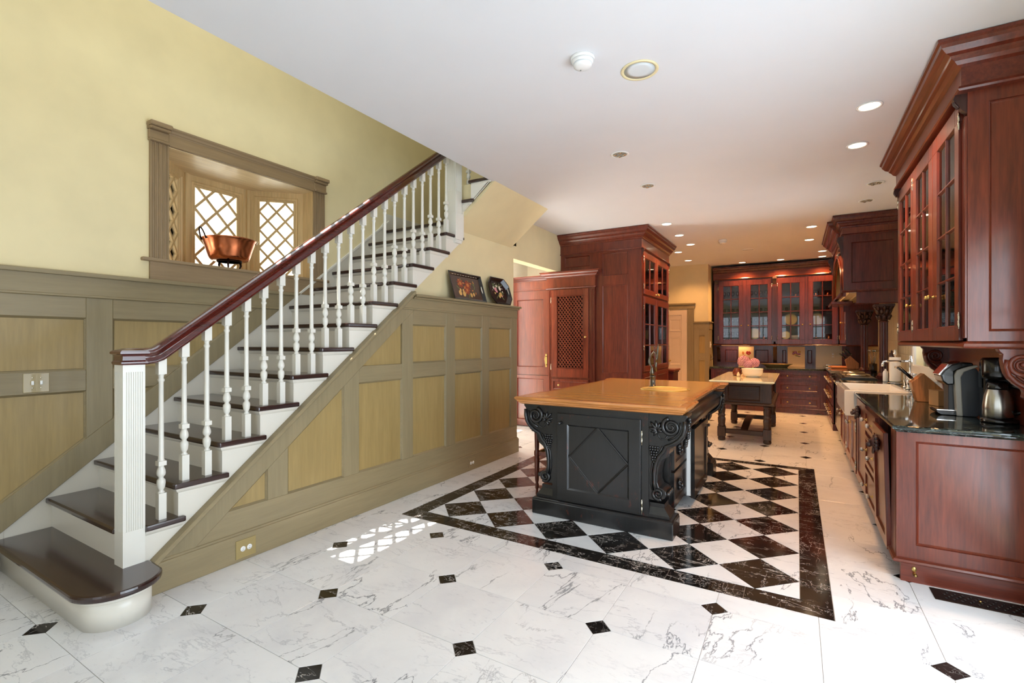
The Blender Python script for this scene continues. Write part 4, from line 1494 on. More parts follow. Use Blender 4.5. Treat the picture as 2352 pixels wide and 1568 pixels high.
put('body', G().box(.52, 1.15, 9.08, 10.86, .02, CT0), 'mahogany', b4)
put('end_panel', G(FY(9.06)).box(.5, 1.15, .10, CT0, -.02, 0), 'mahogany', b4)
f4 = FXm(.5)
put('face_frame', G(f4).box(9.06, 10.86, .10, CT0, -.02, 0), 'mahogany', b4)
for u0, u1 in ((9.12, 9.68), (9.70, 10.25), (10.27, 10.82)):
    for v0, v1 in ((.655, .845), (.39, .62), (.12, .36)):
        drawer(b4, f4, u0, u1, v0, v1, [((u0 + u1) / 2 - .12, (v0 + v1) / 2), ((u0 + u1) / 2 + .12, (v0 + v1) / 2)], mat='mahogany', kind='crystal')
put('plinth', G().box(.485, 1.1, 9.045, 10.86, 0, .10), 'mahogany', b4, .006)

# floor register in front of the end panel
rg = thing('floor_register', (.83, 3.49, 0), 'dark bronze floor register with pierced scrollwork at the foot of the end panel', 'vent')
g = G().box(.648, 1.16, 3.418, 3.562, .0, .004)
put('plate', g, 'bronze_grille', rg, .001)
g = G()
for i in range(26):
    for j in range(4):
        u, v = .70 + i * .0165, 3.452 + j * .024
        if (i + j) % 2 == 0:
            g.lathe([(.0075, .0035), (.0075, .0062), (.0045, .0062), (.0045, .0035)], (u, v, 0), 8)
put('scrollwork', g, 'plastic_black', rg)
put('lever', G().lathe([(.006, .004), (.006, .012), (.002, .013)], (.845, 3.487, 0), 10), 'brass', rg)

# ================================================================== UPPER CABINET, NEAR RIGHT
uc = thing('wall_cabinet', (1.0, 4.6, 1.38), 'large cherry wall cabinet with three glazed doors and carved brackets over the coffee makers', 'cabinet')
UX = .82
fu = FXm(UX)
g = case(G(fu), None, 3.62, 5.60, 1.40, 2.86, XR - UX - .002, [])
put('body', g, 'cabinet_dark', uc)
put('face_frame', slab_holes(G(fu), 3.619, 5.60, 1.40, 2.86, -.0195, 0, [(3.74, 4.19, 1.47, 2.68), (4.39, 4.84, 1.47, 2.68), (5.0, 5.52, 1.47, 2.68)]), 'cherry', uc)
for z in (1.775, 2.07, 2.365):
    put('shelf', G(fu).box(3.64, 5.58, z - .012, z, -XR + UX + .01, -.02), 'cherry_y', uc)
faced(uc, FY(3.598), UX, XR, 1.402, 2.82, [(.906, 1.10, 1.455, 2.72)], name='end_panel')
glass_door(uc, fu, 3.675, 4.283, 1.405, 2.76, (3.755, 4.175, 1.487, 2.66), 2, 4, knobs=[(4.25, 1.70)], hinges=[(3.668, 1.52), (3.668, 2.66)])
glass_door(uc, fu, 4.293, 4.952, 1.405, 2.76, (4.408, 4.823, 1.487, 2.66), 2, 4, knobs=[(4.325, 1.70)], hinges=[(4.953, 1.52), (4.953, 2.66)])
glass_door(uc, fu, 4.962, 5.585, 1.405, 2.76, (5.023, 5.50, 1.487, 2.66), 2, 4, knobs=[(5.0, 1.69)], hinges=[(5.59, 1.52), (5.59, 2.66)])
path = [(UX, 5.605), (UX, 3.6), (XR, 3.6)]
put('frieze', G().sweep([(-.01, 2.81), (.034, 2.81), (.034, 2.92), (-.01, 2.92)], path), 'cherry_y', uc)
put('frieze_moulding', G().sweep([(-.01, 2.79), (.045, 2.79), (.052, 2.80), (.045, 2.815), (-.01, 2.815)], path), 'cherry_y', uc)
put('crown', G().sweep(crown(3.046, .155, .15), path), 'cherry_y', uc)
put('bottom_moulding', G().sweep([(-.3, 1.362), (.014, 1.362), (.022, 1.372), (.018, 1.388), (0, 1.402), (-.3, 1.402)], path), 'cherry_y', uc)
for yy in (3.63, 5.57):
    g = G(fu).prism([(2.68, 0), (2.79, 0), (2.79, .05), (2.765, .058), (2.745, .045), (2.72, .03), (2.70, .02)], yy - .02, yy + .02, 'x')
    for i in range(3):
        g.tube([(yy - .012 + i * .012, 2.78, .05), (yy - .012 + i * .012, 2.75, .052), (yy - .012 + i * .012, 2.72, .034)], .005, 6)
    put('corbel', g, 'carved_dark', uc)
for u in (3.605, 3.625, 3.645):
    put('reed', G(fu).box(u, u + .010, 1.42, 2.66, 0, .010), 'cherry', uc)


def scroll_bracket(label, y0, y1):
    """big S-scroll bracket between counter and cabinet, profile in x, z"""
    out = [(1.149, 1.362), (.945, 1.362), (.952, 1.345), (.965, 1.33), (.962, 1.30), (.967, 1.26), (.975, 1.225), (.99, 1.195), (1.015, 1.165), (1.045, 1.14), (1.052, 1.12), (1.045, 1.10), (1.06, 1.085), (1.085, 1.06), (1.095, 1.02), (1.10, .95), (1.10, .912), (1.149, .912)]
    par = thing('scroll_bracket', (1.05, (y0 + y1) / 2, .911), label, 'bracket', 'brackets under the large wall cabinet')
    b = put('bracket', G().prism(out, y0, y1, 'y'), 'cherry', par, .004)
    f = frame((0, y0, 0), (1, 0, 0), (0, -1, 0))
    g = G(f)
    sp = spiral((1.045, 1.275), .008, .058, 1.75, .6, 44, 1)
    g.tube([(u, v, .004) for u, v in sp], [.006 + .008 * i / 44 for i in range(45)], 8)
    lx, ly = sp[-1]
    g.tube([(.985, 1.30, .003), (.978, 1.26, .004), (.99, 1.215, .004), (1.02, 1.18, .004), (1.06, 1.15, .004), (1.10, 1.11, .004), (1.125, 1.05, .004), (1.13, .97, .003)], .012, 8)
    g.tube([(1.02, 1.215, .003), (1.06, 1.18, .004), (1.10, 1.14, .003)], .008, 8)
    g.ball((1.045, 1.275, .004), .014, 10, 6)
    put('carving', g, 'cherry', b)
    return b


scroll_bracket('carved cherry scroll bracket at the near end of the counter, right of the steel carafe', 3.615, 3.665)
scroll_bracket('carved cherry scroll bracket under the wall cabinet end beside the sink window', 5.50, 5.55)
struct('trim_7', G().box(1.13, 1.149, 3.67, 5.5, .912, 1.36), 'cherry_y')

# ================================================================== WINDOW OVER THE SINK
fs = FXm(XR)
w2 = struct('window_2', G(fs).ring_frame(5.72, 7.03, 1.04, 2.68, .09, 0, .03), 'trim_white', label='bright window over the kitchen sink')
put('sill', G(fs).box(5.70, 7.05, 1.03, 1.06, 0, .06), 'trim_white', w2, .004)
g = G(fs)
for i in (1, 2):
    g.box(5.8 + 1.15 * i / 3 - .015, 5.8 + 1.15 * i / 3 + .015, 1.12, 2.6, -.08, -.05)
for i in (1, 2, 3):
    g.box(5.8, 6.95, 1.12 + 1.48 * i / 4 - .015, 1.12 + 1.48 * i / 4 + .015, -.078, -.052)
put('muntin', g, 'trim_white', w2)
put('pane', G(fs).box(5.8, 6.95, 1.12, 2.6, -.067, -.064), 'glass', w2)
# marble splash under the window and cream tiles by the hood
spl = struct('trim_6', G(fs).box(5.56, 7.03, .911, 1.03, 0, .018), 'marble_white', label='white marble splash behind the sink')
k = 0
tl = None
for i in range(12):
    for j in range(7):
        y0, z0 = 7.06 + i * .166, .912 + j * .166
        if tl is None:
            tl = put('wall_tile', G(fs).box(y0, y0 + .163, z0, z0 + .163, 0, .010), 'tile_cream', wall_right, .002, at=(XR, y0, z0))
        else:
            o = clone(tl, wall_right)
            o.location = (XR, y0, z0)

# ================================================================== HOOD
hd = thing('range_hood', (.85, 8.75, 1.89), 'huge carved mahogany range hood with arched front standing on fluted columns', 'range hood')
HX, H0, H1 = .53, 7.68, 9.80
fh = FY(H0)
put('near_side', slab_holes(G(fh), HX, XR, 2.065, 2.80, -.03, 0, [(.614, 1.056, 2.167, 2.70)]), 'mahogany', hd)
put('panel', panel_fill(fh, (.614, 1.056, 2.167, 2.70), 0.0), 'mahogany', hd)
put('far_side', G().box(HX, XR, H1 - .03, H1, 2.065, 2.80), 'mahogany', hd)
put('top_board', G().box(HX, XR, H0, H1, 2.80, 2.83), 'mahogany', hd)
put('lower_board', G().box(.672, XR, H0 + .01, H0 + .05, 1.895, 2.06), 'mahogany', hd)
put('lower_board', G().box(.672, XR, H1 - .05, H1 - .01, 1.895, 2.06), 'mahogany', hd)
path = [(HX, H1), (HX, H0), (XR, H0)]
put('base_moulding', G().sweep([(-.03, 2.045), (.012, 2.045), (.022, 2.06), (.014, 2.075), (-.03, 2.075)], path), 'mahogany', hd)
put('lower_moulding', G().sweep([(-.02, 1.885), (.01, 1.885), (.016, 1.892), (.01, 1.90), (-.02, 1.90)], [(.672, H0 + .04), (.672, H0 + .01), (XR, H0 + .01)]), 'mahogany', hd)
# arched front
fxh = FXm(HX)
n = 18
ya, yb = H0 + .16, H1 - .16
yc, ra = (ya + yb) / 2, (yb - ya) / 2
zs = 2.02
arcp = [(yc - ra * math.cos(PI * i / n), zs + .62 * math.sin(PI * i / n)) for i in range(n + 1)]
g = G(fxh)
for i in range(n):
    (p0, q0), (p1, q1) = arcp[i], arcp[i + 1]
    g.rings([[(p0, q0, -.03), (p1, q1, -.03), (p1, 2.80, -.03), (p0, 2.80, -.03)], [(p0, q0, 0), (p1, q1, 0), (p1, 2.80, 0), (p0, 2.80, 0)]])
g.box(H0 + .031, ya, zs - .02, 2.80, -.03, 0).box(yb, H1, zs - .02, 2.80, -.03, 0)
put('arched_front', g, 'cherry', hd)
put('arch_moulding', G(fxh).tube([(p, q, .008) for p, q in arcp], .016, 8), 'mahogany', hd)
put('lining', G().box(.70, .72, H0 + .03, H1 - .03, 2.02, 2.80).box(HX + .04, .70, H1 - .05, H1 - .031, 2.02, 2.80), 'tile_cream', hd)
put('hood_floor', G().box(.60, XR, H0 + .05, H1 - .05, 2.04, 2.06), 'tile_cream', hd)
put('shelf', G().box(.46, .74, H0 + 1.3, H1 - .03, 1.975, 2.02), 'mahogany', hd, .006)
put('frieze', G().sweep([(-.01, 2.80), (.012, 2.80), (.012, 2.93), (-.01, 2.93)], path), 'cherry', hd)
put('frieze_moulding', G().sweep([(-.01, 2.79), (.02, 2.79), (.028, 2.80), (.02, 2.812), (-.01, 2.812)], path), 'mahogany', hd)
put('crown', G().sweep(crown(3.046, .125, .16), path), 'mahogany', hd)
put('crown_break', G().sweep(crown(3.044, .15, .17), [(HX, 9.45), (HX - .02, 9.45), (HX - .02, 8.05), (HX, 8.05)]), 'mahogany', hd)
for yy in (H0 + .07, H1 - .07):
    g = G(fxh).prism([(2.5, 0), (2.79, 0), (2.79, .06), (2.74, .075), (2.69, .05), (2.62, .035), (2.56, .03)], yy - .035, yy + .035, 'x')
    for i in range(4):
        g.ball((yy, 2.56 + i * .055, .04), .02, 8, 5)
    put('corbel', g, 'carved_dark', hd)


def column(cx, cy, z0, z1):
    g = G()
    r = .047
    g.box(cx - .075, cx + .075, cy - .075, cy + .075, z0, z0 + .03)
    g.lathe([(.07, .03), (.074, .045), (.06, .06), (.062, .075), (.05, .085)], (cx, cy, z0), 18)
    prof = []
    nf = 14
    pts = []
    for i in range(nf * 4):
        a = 2 * PI * i / (nf * 4)
        rr = r * (1.0 if i % 4 < 2 else .86)
        pts.append((cx + rr * math.cos(a), cy + rr * math.sin(a)))
    g.prism(pts, z0 + .08, z1 - .22, 'z')
    g.lathe([(.05, -.235), (.056, -.228), (.05, -.22)], (cx, cy, z1), 18)
    base = put('column', g, 'mahogany', hd)
    g = G()
    g.lathe([(.045, -.22), (.05, -.16), (.06, -.09), (.085, -.04), (.1, -.03)], (cx, cy, z1), 14)
    for ring, (rad, zz, s, tip) in enumerate(((.052, -.20, .030, .07), (.058, -.13, .034, .085), (.075, -.08, .03, .10))):
        for i in range(8):
            a = 2 * PI * (i + ring * .5) / 8
            ca, sa = math.cos(a), math.sin(a)
            g.tube([(cx + rad * ca, cy + rad * sa, z1 + zz), (cx + (rad + .012) * ca, cy + (rad + .012) * sa, z1 + zz + .035), (cx + (rad + .03) * ca, cy + (rad + .03) * sa, z1 + zz + .055), (cx + (rad + .034) * ca, cy + (rad + .034) * sa, z1 + zz + .042)], [s * .5, s * .6, s * .42, s * .2], 6)
    g.box(cx - .105, cx + .105, cy - .105, cy + .105, z1 - .028, z1)
    put('capital', g, 'carved_dark', base)


column(.975, 7.86, .912, 1.885)
column(.905, 9.22, .912, 1.885)

# ================================================================== RANGE
rn = thing('range', (.70, 8.26, 0), 'black range cooker with chrome rail between the hood columns', 'range')
put('body', G().box(.55, .885, 7.62, 8.90, .02, .90), 'plastic_black', rn)
put('hob', G().box(.50, .885, 7.61, 8.90, .90, .925), 'plastic_black', rn, .004)
put('front_panel', G().box(.51, .55, 7.63, 8.89, .12, .88), 'plastic_black', rn, .006)
for y0 in (7.70, 8.32):
    put('hob_lid', G().lathe([(.13, .010), (.14, .02), (.135, .035), (.10, .045), (.001, .05)], (.71, y0 + .27, .925), 24), 'steel', rn)
    put('griddle', G().box(.55, .87, y0, y0 + .54, .925, .935), 'steel', rn, .004)
put('towel_rail', G().tube([(.51, 7.66, .86), (.445, 7.66, .86), (.445, 8.86, .86), (.51, 8.86, .86)], .013, 10), 'chrome', rn)
for i in range(5):
    put('control_knob', G(FXm(.51)).lathe([(.022, 0), (.022, .02), (.018, .028), (.001, .03)], (7.85 + i * .2, .80, 0), 14), 'chrome', rn)

# ================================================================== ISLAND
isl = thing('kitchen_island', (-1.305, 4.5, 0), 'distressed black kitchen island with carved scroll corbels and a diamond-panel door', 'island')
IX0, IX1, IY0, IY1 = -1.69, -.92, 3.485, 5.50
K = 'island_black'
fi = FY(IY0)
g = G().box(IX0, IX1, IY0 + .02, 3.68, .12, .885).box(-1.55, -.82, 3.68, 5.33, .10, .78).box(IX0, IX1, 5.33, IY1, .12, .885)
g.box(-1.55, -1.53, 3.68, 5.33, .78, .885).box(-.86, -.82, 3.68, 5.33, .78, .885)
put('body', g, K, isl)
put('face_frame', slab_holes(G(fi), IX0, IX1, .12, .885, -.02, 0, []), K, isl)
dr = put('door', G(fi).ring_frame(-1.64, -.975, .150, .832, .085, 0, .020, .012, .012), K, isl, .0)
put('panel', G(fi).box(-1.555, -1.06, .235, .747, .001, .008), K, dr)
pts = [(-1.305, .742), (-1.070, .494), (-1.305, .245), (-1.540, .494)]
for i in range(4):
    a, b = Vector(pts[i]), Vector(pts[(i + 1) % 4])
    n = Vector((-(b - a).y, (b - a).x)).normalized()
    q = lambda o, w: [(a.x + n.x * o, a.y + n.y * o, w), (b.x + n.x * o, b.y + n.y * o, w)]
    loop = lambda p: [p]
    sec = [(-.008, .008), (-.007, .0105), (-.002, .012), (.003, .010), (.008, .014), (.009, .008)]
    L = [[(a.x + n.x * o, a.y + n.y * o, w) for o, w in sec], [(b.x + n.x * o, b.y + n.y * o, w) for o, w in sec]]
    put('diamond_moulding', G(fi).rings(L), K, dr)
knob(dr, fi, -1.612, .757, .02, 'iron')
for v in (.20, .70):
    hinge(dr, fi, -.968, v, .006, .085)
put('side_panel', G().box(-.822, -.812, 3.70, 5.30, .12, .74), K, isl)


def corbel(mx, y0, y1, front=True):
    """carved scroll corbel; profile in x, z for the right-hand side, mirrored about the island's centre when mx"""
    f = (lambda x: -2.61 - x) if mx else (lambda x: x)
    out = [(-.925, .885), (-.655, .885), (-.655, .865), (-.665, .858), (-.672, .84), (-.662, .81), (-.663, .765), (-.675, .725), (-.70, .69), (-.735, .662), (-.772, .640), (-.780, .60), (-.795, .572), (-.83, .548), (-.852, .50), (-.862, .44), (-.862, .385), (-.85, .352), (-.825, .345), (-.803, .33), (-.798, .305), (-.81, .278), (-.84, .262), (-.88, .255), (-.925, .258)]
    c = put('corbel', G().prism([(f(x), z) for x, z in out], y0, y1, 'y'), K, isl, .003)
    if not front:
        ff = frame((0, y0, 0), (1, 0, 0), (0, -1, 0))
    ff = frame((0, y0, 0), (1, 0, 0), (0, -1, 0))
    sg = -1 if mx else 1
    g = G(ff)
    sp = spiral((-.765, .795), .006, .062, 1.9, 1.2, 46, -1)
    g.tube([(f(u), v, .008) for u, v in sp], [.006 + .009 * i / 46 for i in range(47)], 7)
    band = [(-.672, .84), (-.672, .79), (-.682, .745), (-.71, .705), (-.75, .675), (-.80, .652), (-.82, .61), (-.85, .575), (-.872, .52), (-.882, .45), (-.882, .38), (-.872, .33)]
    g.tube([(f(u), v, .006) for u, v in band], .013, 7)
    band2 = [(-.70, .83), (-.70, .79), (-.712, .755), (-.74, .722), (-.785, .70)]
    g.tube([(f(u), v, .003) for u, v in band2], .007, 7)
    g.tube([(f(u - .022), v, .003) for u, v in band[5:]], .007, 7)
    sp = spiral((-.855, .307), .004, .040, 1.7, .9, 40, 1)
    g.tube([(f(u), v, .008) for u, v in sp], [.005 + .008 * i / 40 for i in range(41)], 7)
    put('scroll_carving', g, K, c)
    g = G(ff)                                # acanthus leaf
    for ang, L in ((200, .05), (165, .065), (130, .075), (100, .07), (70, .06), (35, .05), (240, .05), (-10, .04)):
        a = math.radians(ang)
        p = [(-.86 + math.cos(a) * L * t, .765 + math.sin(a) * L * t) for t in (0, .35, .7, 1)]
        g.tube([(f(u), v, .004 + .006 * (1 - abs(i - 1.5) / 1.5)) for i, (u, v) in enumerate(p)], [.005, .012, .010, .003], 6)
    g.tube([(f(u), v, .003) for u, v in ((-.86, .765), (-.85, .72), (-.83, .70), (-.80, .71), (-.79, .735))], .005, 6)
    put('leaf_carving', g, K, c)
    g = G(ff)                                # grapes
    for r, (nn, zz) in enumerate(((4, .640), (4, .622), (3, .604), (3, .586), (2, .568), (2, .55), (1, .534))):
        for i in range(nn):
            g.ball((f(-.885 + (i - (nn - 1) / 2) * .018), zz, .004), .011, 8, 5)
    put('grape_carving', g, K, c)
    g = G()                                   # beaded outer edge
    ym = (y0 + y1) / 2
    for i in range(11):
        t = i / 10
        u, v = (-.657 - .03 * t * t, .845 - .19 * t)
        g.ball((f(u), ym + .018 * math.sin(i * 2.1), v), .017, 8, 5)
    put('edge_carving', g, K, c)
    g = G()
    for i in range(5):
        g.ball((f(-.79), y0 + .02 + i * .03, .31), .017, 8, 5)
    put('scroll_beads', g, K, c)
    return c


corbel(False, IY0 + .008, 3.66)
corbel(True, IY0 + .008, 3.66)
corbel(False, 5.35, 5.50)
corbel(True, 5.35, 5.50)
# plinths with stepped blocks over the feet
for y0, y1 in ((3.46, 3.69), (5.35, 5.57)):
    put('plinth', G().box(-1.865, -.745, y0, y1, 0, .118), K, isl, .006)
    put('plinth_moulding', G().sweep([(-.06, .116), (-.004, .116), (-.004, .126), (-.012, .132), (-.03, .136), (-.06, .138)], [(-1.865, y0), (-.745, y0), (-.745, y1), (-1.865, y1)], True), K, isl)
    for s in (0, 1):
        f = (lambda x: -2.61 - x) if s else (lambda x: x)
        xs = sorted((f(-.925), f(-.775)))
        xs2 = sorted((f(-.925), f(-.815)))
        ring = lambda a, b, z, i=0: [(a, y0 + .03 + i, z), (b, y0 + .03 + i, z), (b, y1 - .03 - i, z), (a, y1 - .03 - i, z)]
        put('foot_block', G().rings([ring(*xs, .13), ring(*xs, .155), ring(*xs2, .205, .02), ring(*xs2, .235, .02)]), K, isl)
put('bolster', G().lathe([(.001, 0), (.062, .0), (.068, .01), (.068, 1.68), (.062, 1.69), (.001, 1.69)], (-.745, 3.66, .795), 20, 'y'), K, isl)
put('bolster_back', G().box(-.83, -.745, 3.66, 5.35, .735, .885), K, isl)
fx = FXp(-.812)


def carved_pull(parent, u, v, w):
    g = G(fx)
    for i in range(7):
        a = 2 * PI * i / 7
        g.ball((u + .024 * math.cos(a), v + .028 * math.sin(a), w + .008), .016, 8, 5)
    g.ball((u, v, w + .022), .018, 8, 5)
    g.tube([(u - .05, v + .02, w + .006), (u - .03, v + .045, w + .012), (u, v + .05, w + .012), (u + .03, v + .045, w + .012), (u + .05, v + .02, w + .006)], .009, 6)
    put('carved_pull', g, K, parent)


for u0, u1, uk in ((3.72, 4.19, 3.93), (4.93, 5.31, 5.12)):
    for v0, v1, vk in ((.43, .70, .55), (.15, .41, .27)):
        d = flat_door(isl, fx, u0, u1, v0, v1, 0, .022, .05, K, name='drawer')
        carved_pull(d, uk, vk, .012)
# appliance drawer standing slightly open, its pale inner edge showing
fo = FXp(-.735)
d = flat_door(isl, fo, 4.235, 4.895, .085, .665, -.03, .03, .06, K, name='appliance_front')
knob(d, fo, 4.80, .62, 0, 'iron')
put('appliance_edge', G().box(-.80, -.766, 4.24, 4.262, .10, .64), 'plastic_white', isl)
put('appliance_tub', G().box(-.812, -.766, 4.262, 4.88, .10, .60), 'steel', isl)

# worktop with a round hole for the brass sink
ft = Matrix.Identity(4)
C0 = (-1.07, 4.63)
R0 = .205
g = G()
Z0, Z1 = .905, .95
slab_holes(g, -1.89, -.76, 3.805, 5.63, Z0, Z1, [(-1.33, -.81, 4.37, 4.89)])
g.box(-1.935, -.702, 3.455, 3.805, Z0, Z1).box(-1.935, -.702, 5.63, 5.68, Z0, Z1)
n = 40
circ, sq = [], []
for i in range(n):
    a = 2 * PI * i / n
    ca, sa = math.cos(a), math.sin(a)
    circ.append((C0[0] + R0 * ca, C0[1] + R0 * sa))
    m = .26 / max(abs(ca), abs(sa))
    sq.append((C0[0] + m * ca, C0[1] + m * sa))
L = [[(x, y, Z0) for x, y in sq], [(x, y, Z1) for x, y in sq], [(x, y, Z1) for x, y in circ], [(x, y, Z0) for x, y in circ]]
L.append(L[0])
g.rings(L, False, False)
top = put('worktop', g, 'maple_top')
tag(top, 'honey-coloured butcher block top of the black island', 'worktop')
pl = [(-1.995, 3.395), (-.642, 3.395), (-.642, 3.865), (-.70, 3.865), (-.70, 5.57), (-.642, 5.57), (-.642, 5.74), (-1.995, 5.74), (-1.995, 5.57), (-1.95, 5.57), (-1.95, 3.865), (-1.995, 3.865)]
pr = [(-.06, .95), (-.012, .95), (-.002, .945), (0, .935), (-.006, .926), (-.014, .921), (-.016, .914), (-.026, .906), (-.030, .896), (-.046, .889), (-.060, .886), (-.06, .90)]
put('edge_moulding', G().sweep(pr, pl, True), 'maple_edge', top)
put('under_moulding', G().box(-1.93, -.70, 3.45, 5.69, .886, .904), 'maple_edge', top) if False else None
bs = put('prep_sink', G().lathe([(.200, .950), (.222, .951), (.224, .954), (.214, .957), (.203, .953), (.196, .93), (.188, .88), (.150, .825), (.02, .81), (.001, .81)], (C0[0], C0[1], 0), 36), 'brass_bright')
tag(bs, 'round hammered brass prep sink set in the butcher block top', 'sink')
fa = thing('faucet', (-1.235, 4.83, .95), 'weathered pewter faucet beside the brass prep sink', 'faucet')
put('base', G().lathe([(.036, 0), (.036, .006), (.026, .012), (.025, .09), (.029, .096), (.029, .105), (.022, .112)], (-1.235, 4.83, .95), 18), 'pewter', fa)
put('body', G().lathe([(.022, .11), (.020, .13), (.024, .14), (.014, .17), (.016, .185), (.010, .2)], (-1.240, 4.83, .95), 16), 'pewter', fa)
arc = [(-1.24 - .03 * math.sin(t * PI), 4.83, 1.14 + .13 * t) for t in [i / 8 for i in range(9)]]
put('spout', G().tube(arc + [(-1.215, 4.80, 1.30), (-1.185, 4.76, 1.285), (-1.175, 4.74, 1.24), (-1.178, 4.74, 1.20)], .010, 8), 'pewter', fa)
put('lever', G().tube([(-1.205, 4.83, 1.10), (-1.205, 4.83, 1.16), (-1.19, 4.83, 1.25), (-1.185, 4.83, 1.33), (-1.18, 4.83, 1.375)], [.011, .014, .008, .010, .005], 8), 'pewter', fa)
g = G()
for i in range(6):
    g.ball((-1.20 + .008 * math.sin(i), 4.82, 1.20 + i * .03), .009, 8, 5)
put('trim_beads', g, 'pewter', fa)

# ================================================================== STOOL
sl = thing('bar_stool', (-1.88, 4.03, 0), 'slender red-brown wooden stool with turned legs tucked behind the black island', 'stool')
leg = None
for sx in (-.155, .155):
    for sy in (-.155, .155):
        g = G().lathe([(.010, 0), (.014, .02), (.010, .05), (.016, .07), (.018, .10), (.012, .115), (.018, .14), (.024, .33), (.018, .35), (.026, .37), (.026, .40), (.018, .415), (.020, .44), (.024, .60), (.026, .63)], (-1.88 + sx, 4.03 + sy, 0), 12)
        put('leg', g, 'stool_wood', sl)
for s in (-.155, .155):
    put('stretcher', G().box(-1.88 - .155, -1.88 + .155, 4.03 + s - .009, 4.03 + s + .009, .37, .40), 'stool_wood', sl)
    put('stretcher', G().box(-1.88 + s - .009, -1.88 + s + .009, 4.03 - .155, 4.03 + .155, .37, .40), 'brass', sl)
put('seat', G().lathe([(.001, .62), (.17, .62), (.18, .64), (.175, .67), (.15, .685), (.001, .69)], (-1.88, 4.03, 0), 24), 'black_lacquer', sl)

# ================================================================== PREP TABLE
tb = thing('prep_table', (-.635, 8.19, 0), 'antique dark oak table with turned legs and a cream marble top', 'table')
LX0, LX1, LY0, LY1 = -.92, -.345, 7.40, 9.0
for lx in (LX0, LX1):
    for ly in (LY0, LY1):
        g = G().lathe([(.03, 0), (.048, .008), (.052, .03), (.045, .055), (.038, .062)], (lx, ly, 0), 16)
        g.box(lx - .05, lx + .05, ly - .05, ly + .05, .06, .20)
        g.lathe([(.046, .20), (.05, .215), (.042, .23), (.047, .25), (.052, .30), (.050, .325), (.040, .335), (.050, .35), (.050, .37), (.040, .38), (.046, .40), (.050, .44), (.046, .47), (.038, .48), (.048, .49), (.048, .51), (.04, .52)], (lx, ly, 0), 16)
        g.box(lx - .052, lx + .052, ly - .052, ly + .052, .52, .835)
        put('leg', g, 'oak_dark', tb)
for ly in (LY0, LY1):
    put('stretcher', G().box(LX0 + .05, LX1 - .05, ly - .03, ly + .03, .105, .168), 'oak_dark_x', tb, .005)
loops = []
for i in range(13):
    t = i / 12
    y = LY0 + .03 + (LY1 - LY0 - .06) * t
    zz = .13 + .07 * math.sin(PI * t)
    loops.append([(-.68, y, zz), (-.585, y, zz), (-.585, y, zz + .035), (-.68, y, zz + .035)])
put('centre_stretcher', G().rings(loops), 'oak_dark', tb)
for nm, fr_, u0, u1 in (('apron', FY(LY0 - .035), LX0 + .052, LX1 - .052), ('apron', frame((0, LY1 + .035, 0), (1, 0, 0), (0, 1, 0)), LX0 + .052, LX1 - .052)):
    a = put(nm, G(fr_).ring_frame(u0, u1, .55, .82, .03, -.03, 0, .02, .02), 'oak_dark_x', tb)
    put('carved_panel', G(fr_).box(u0 + .03, u1 - .03, .58, .79, -.03, -.018), 'oak_dark_x', a)
    g = G(fr_)
    for i in range(12):
        for j in range(5):
            u, v = u0 + .085 + i * (u1 - u0 - .17) / 11, .625 + j * .03
            g.box(u - .011, u + .011, v - .009, v + .009, -.018, -.009)
    tag(put('carving', g, 'oak_dark', a), kind='stuff')
for fr_ in (FXm(LX0 - .035), FXp(LX1 + .035)):
    a = put('apron', G(fr_).ring_frame(LY0 + .052, LY1 - .052, .55, .82, .03, -.03, 0, .02, .02), 'oak_dark', tb)
    put('carved_panel', G(fr_).box(LY0 + .08, LY1 - .08, .58, .79, -.03, -.018), 'oak_dark', a)
put('apron_moulding', G().sweep([(-.03, .52), (.03, .52), (.042, .53), (.03, .548), (.01, .56), (-.03, .56)], [(LX0 - .05, LY0 - .05), (LX1 + .05, LY0 - .05), (LX1 + .05, LY1 + .05), (LX0 - .05, LY1 + .05)], True), 'oak_dark_x', tb)
put('top_frame', G().box(LX0 - .055, LX1 + .055, LY0 - .055, LY1 + .055, .822, .838), 'oak_dark_x', tb)
put('top', G().box(-1.03, -.27, 7.16, 9.24, .838, .866).sweep([(0, .838), (.004, .838), (.02, .850), (.022, .858), (.012, .866), (0, .866)], [(-1.03, 7.16), (-.27, 7.16), (-.27, 9.24), (-1.03, 9.24)], True), 'ceramic_cream', tb)

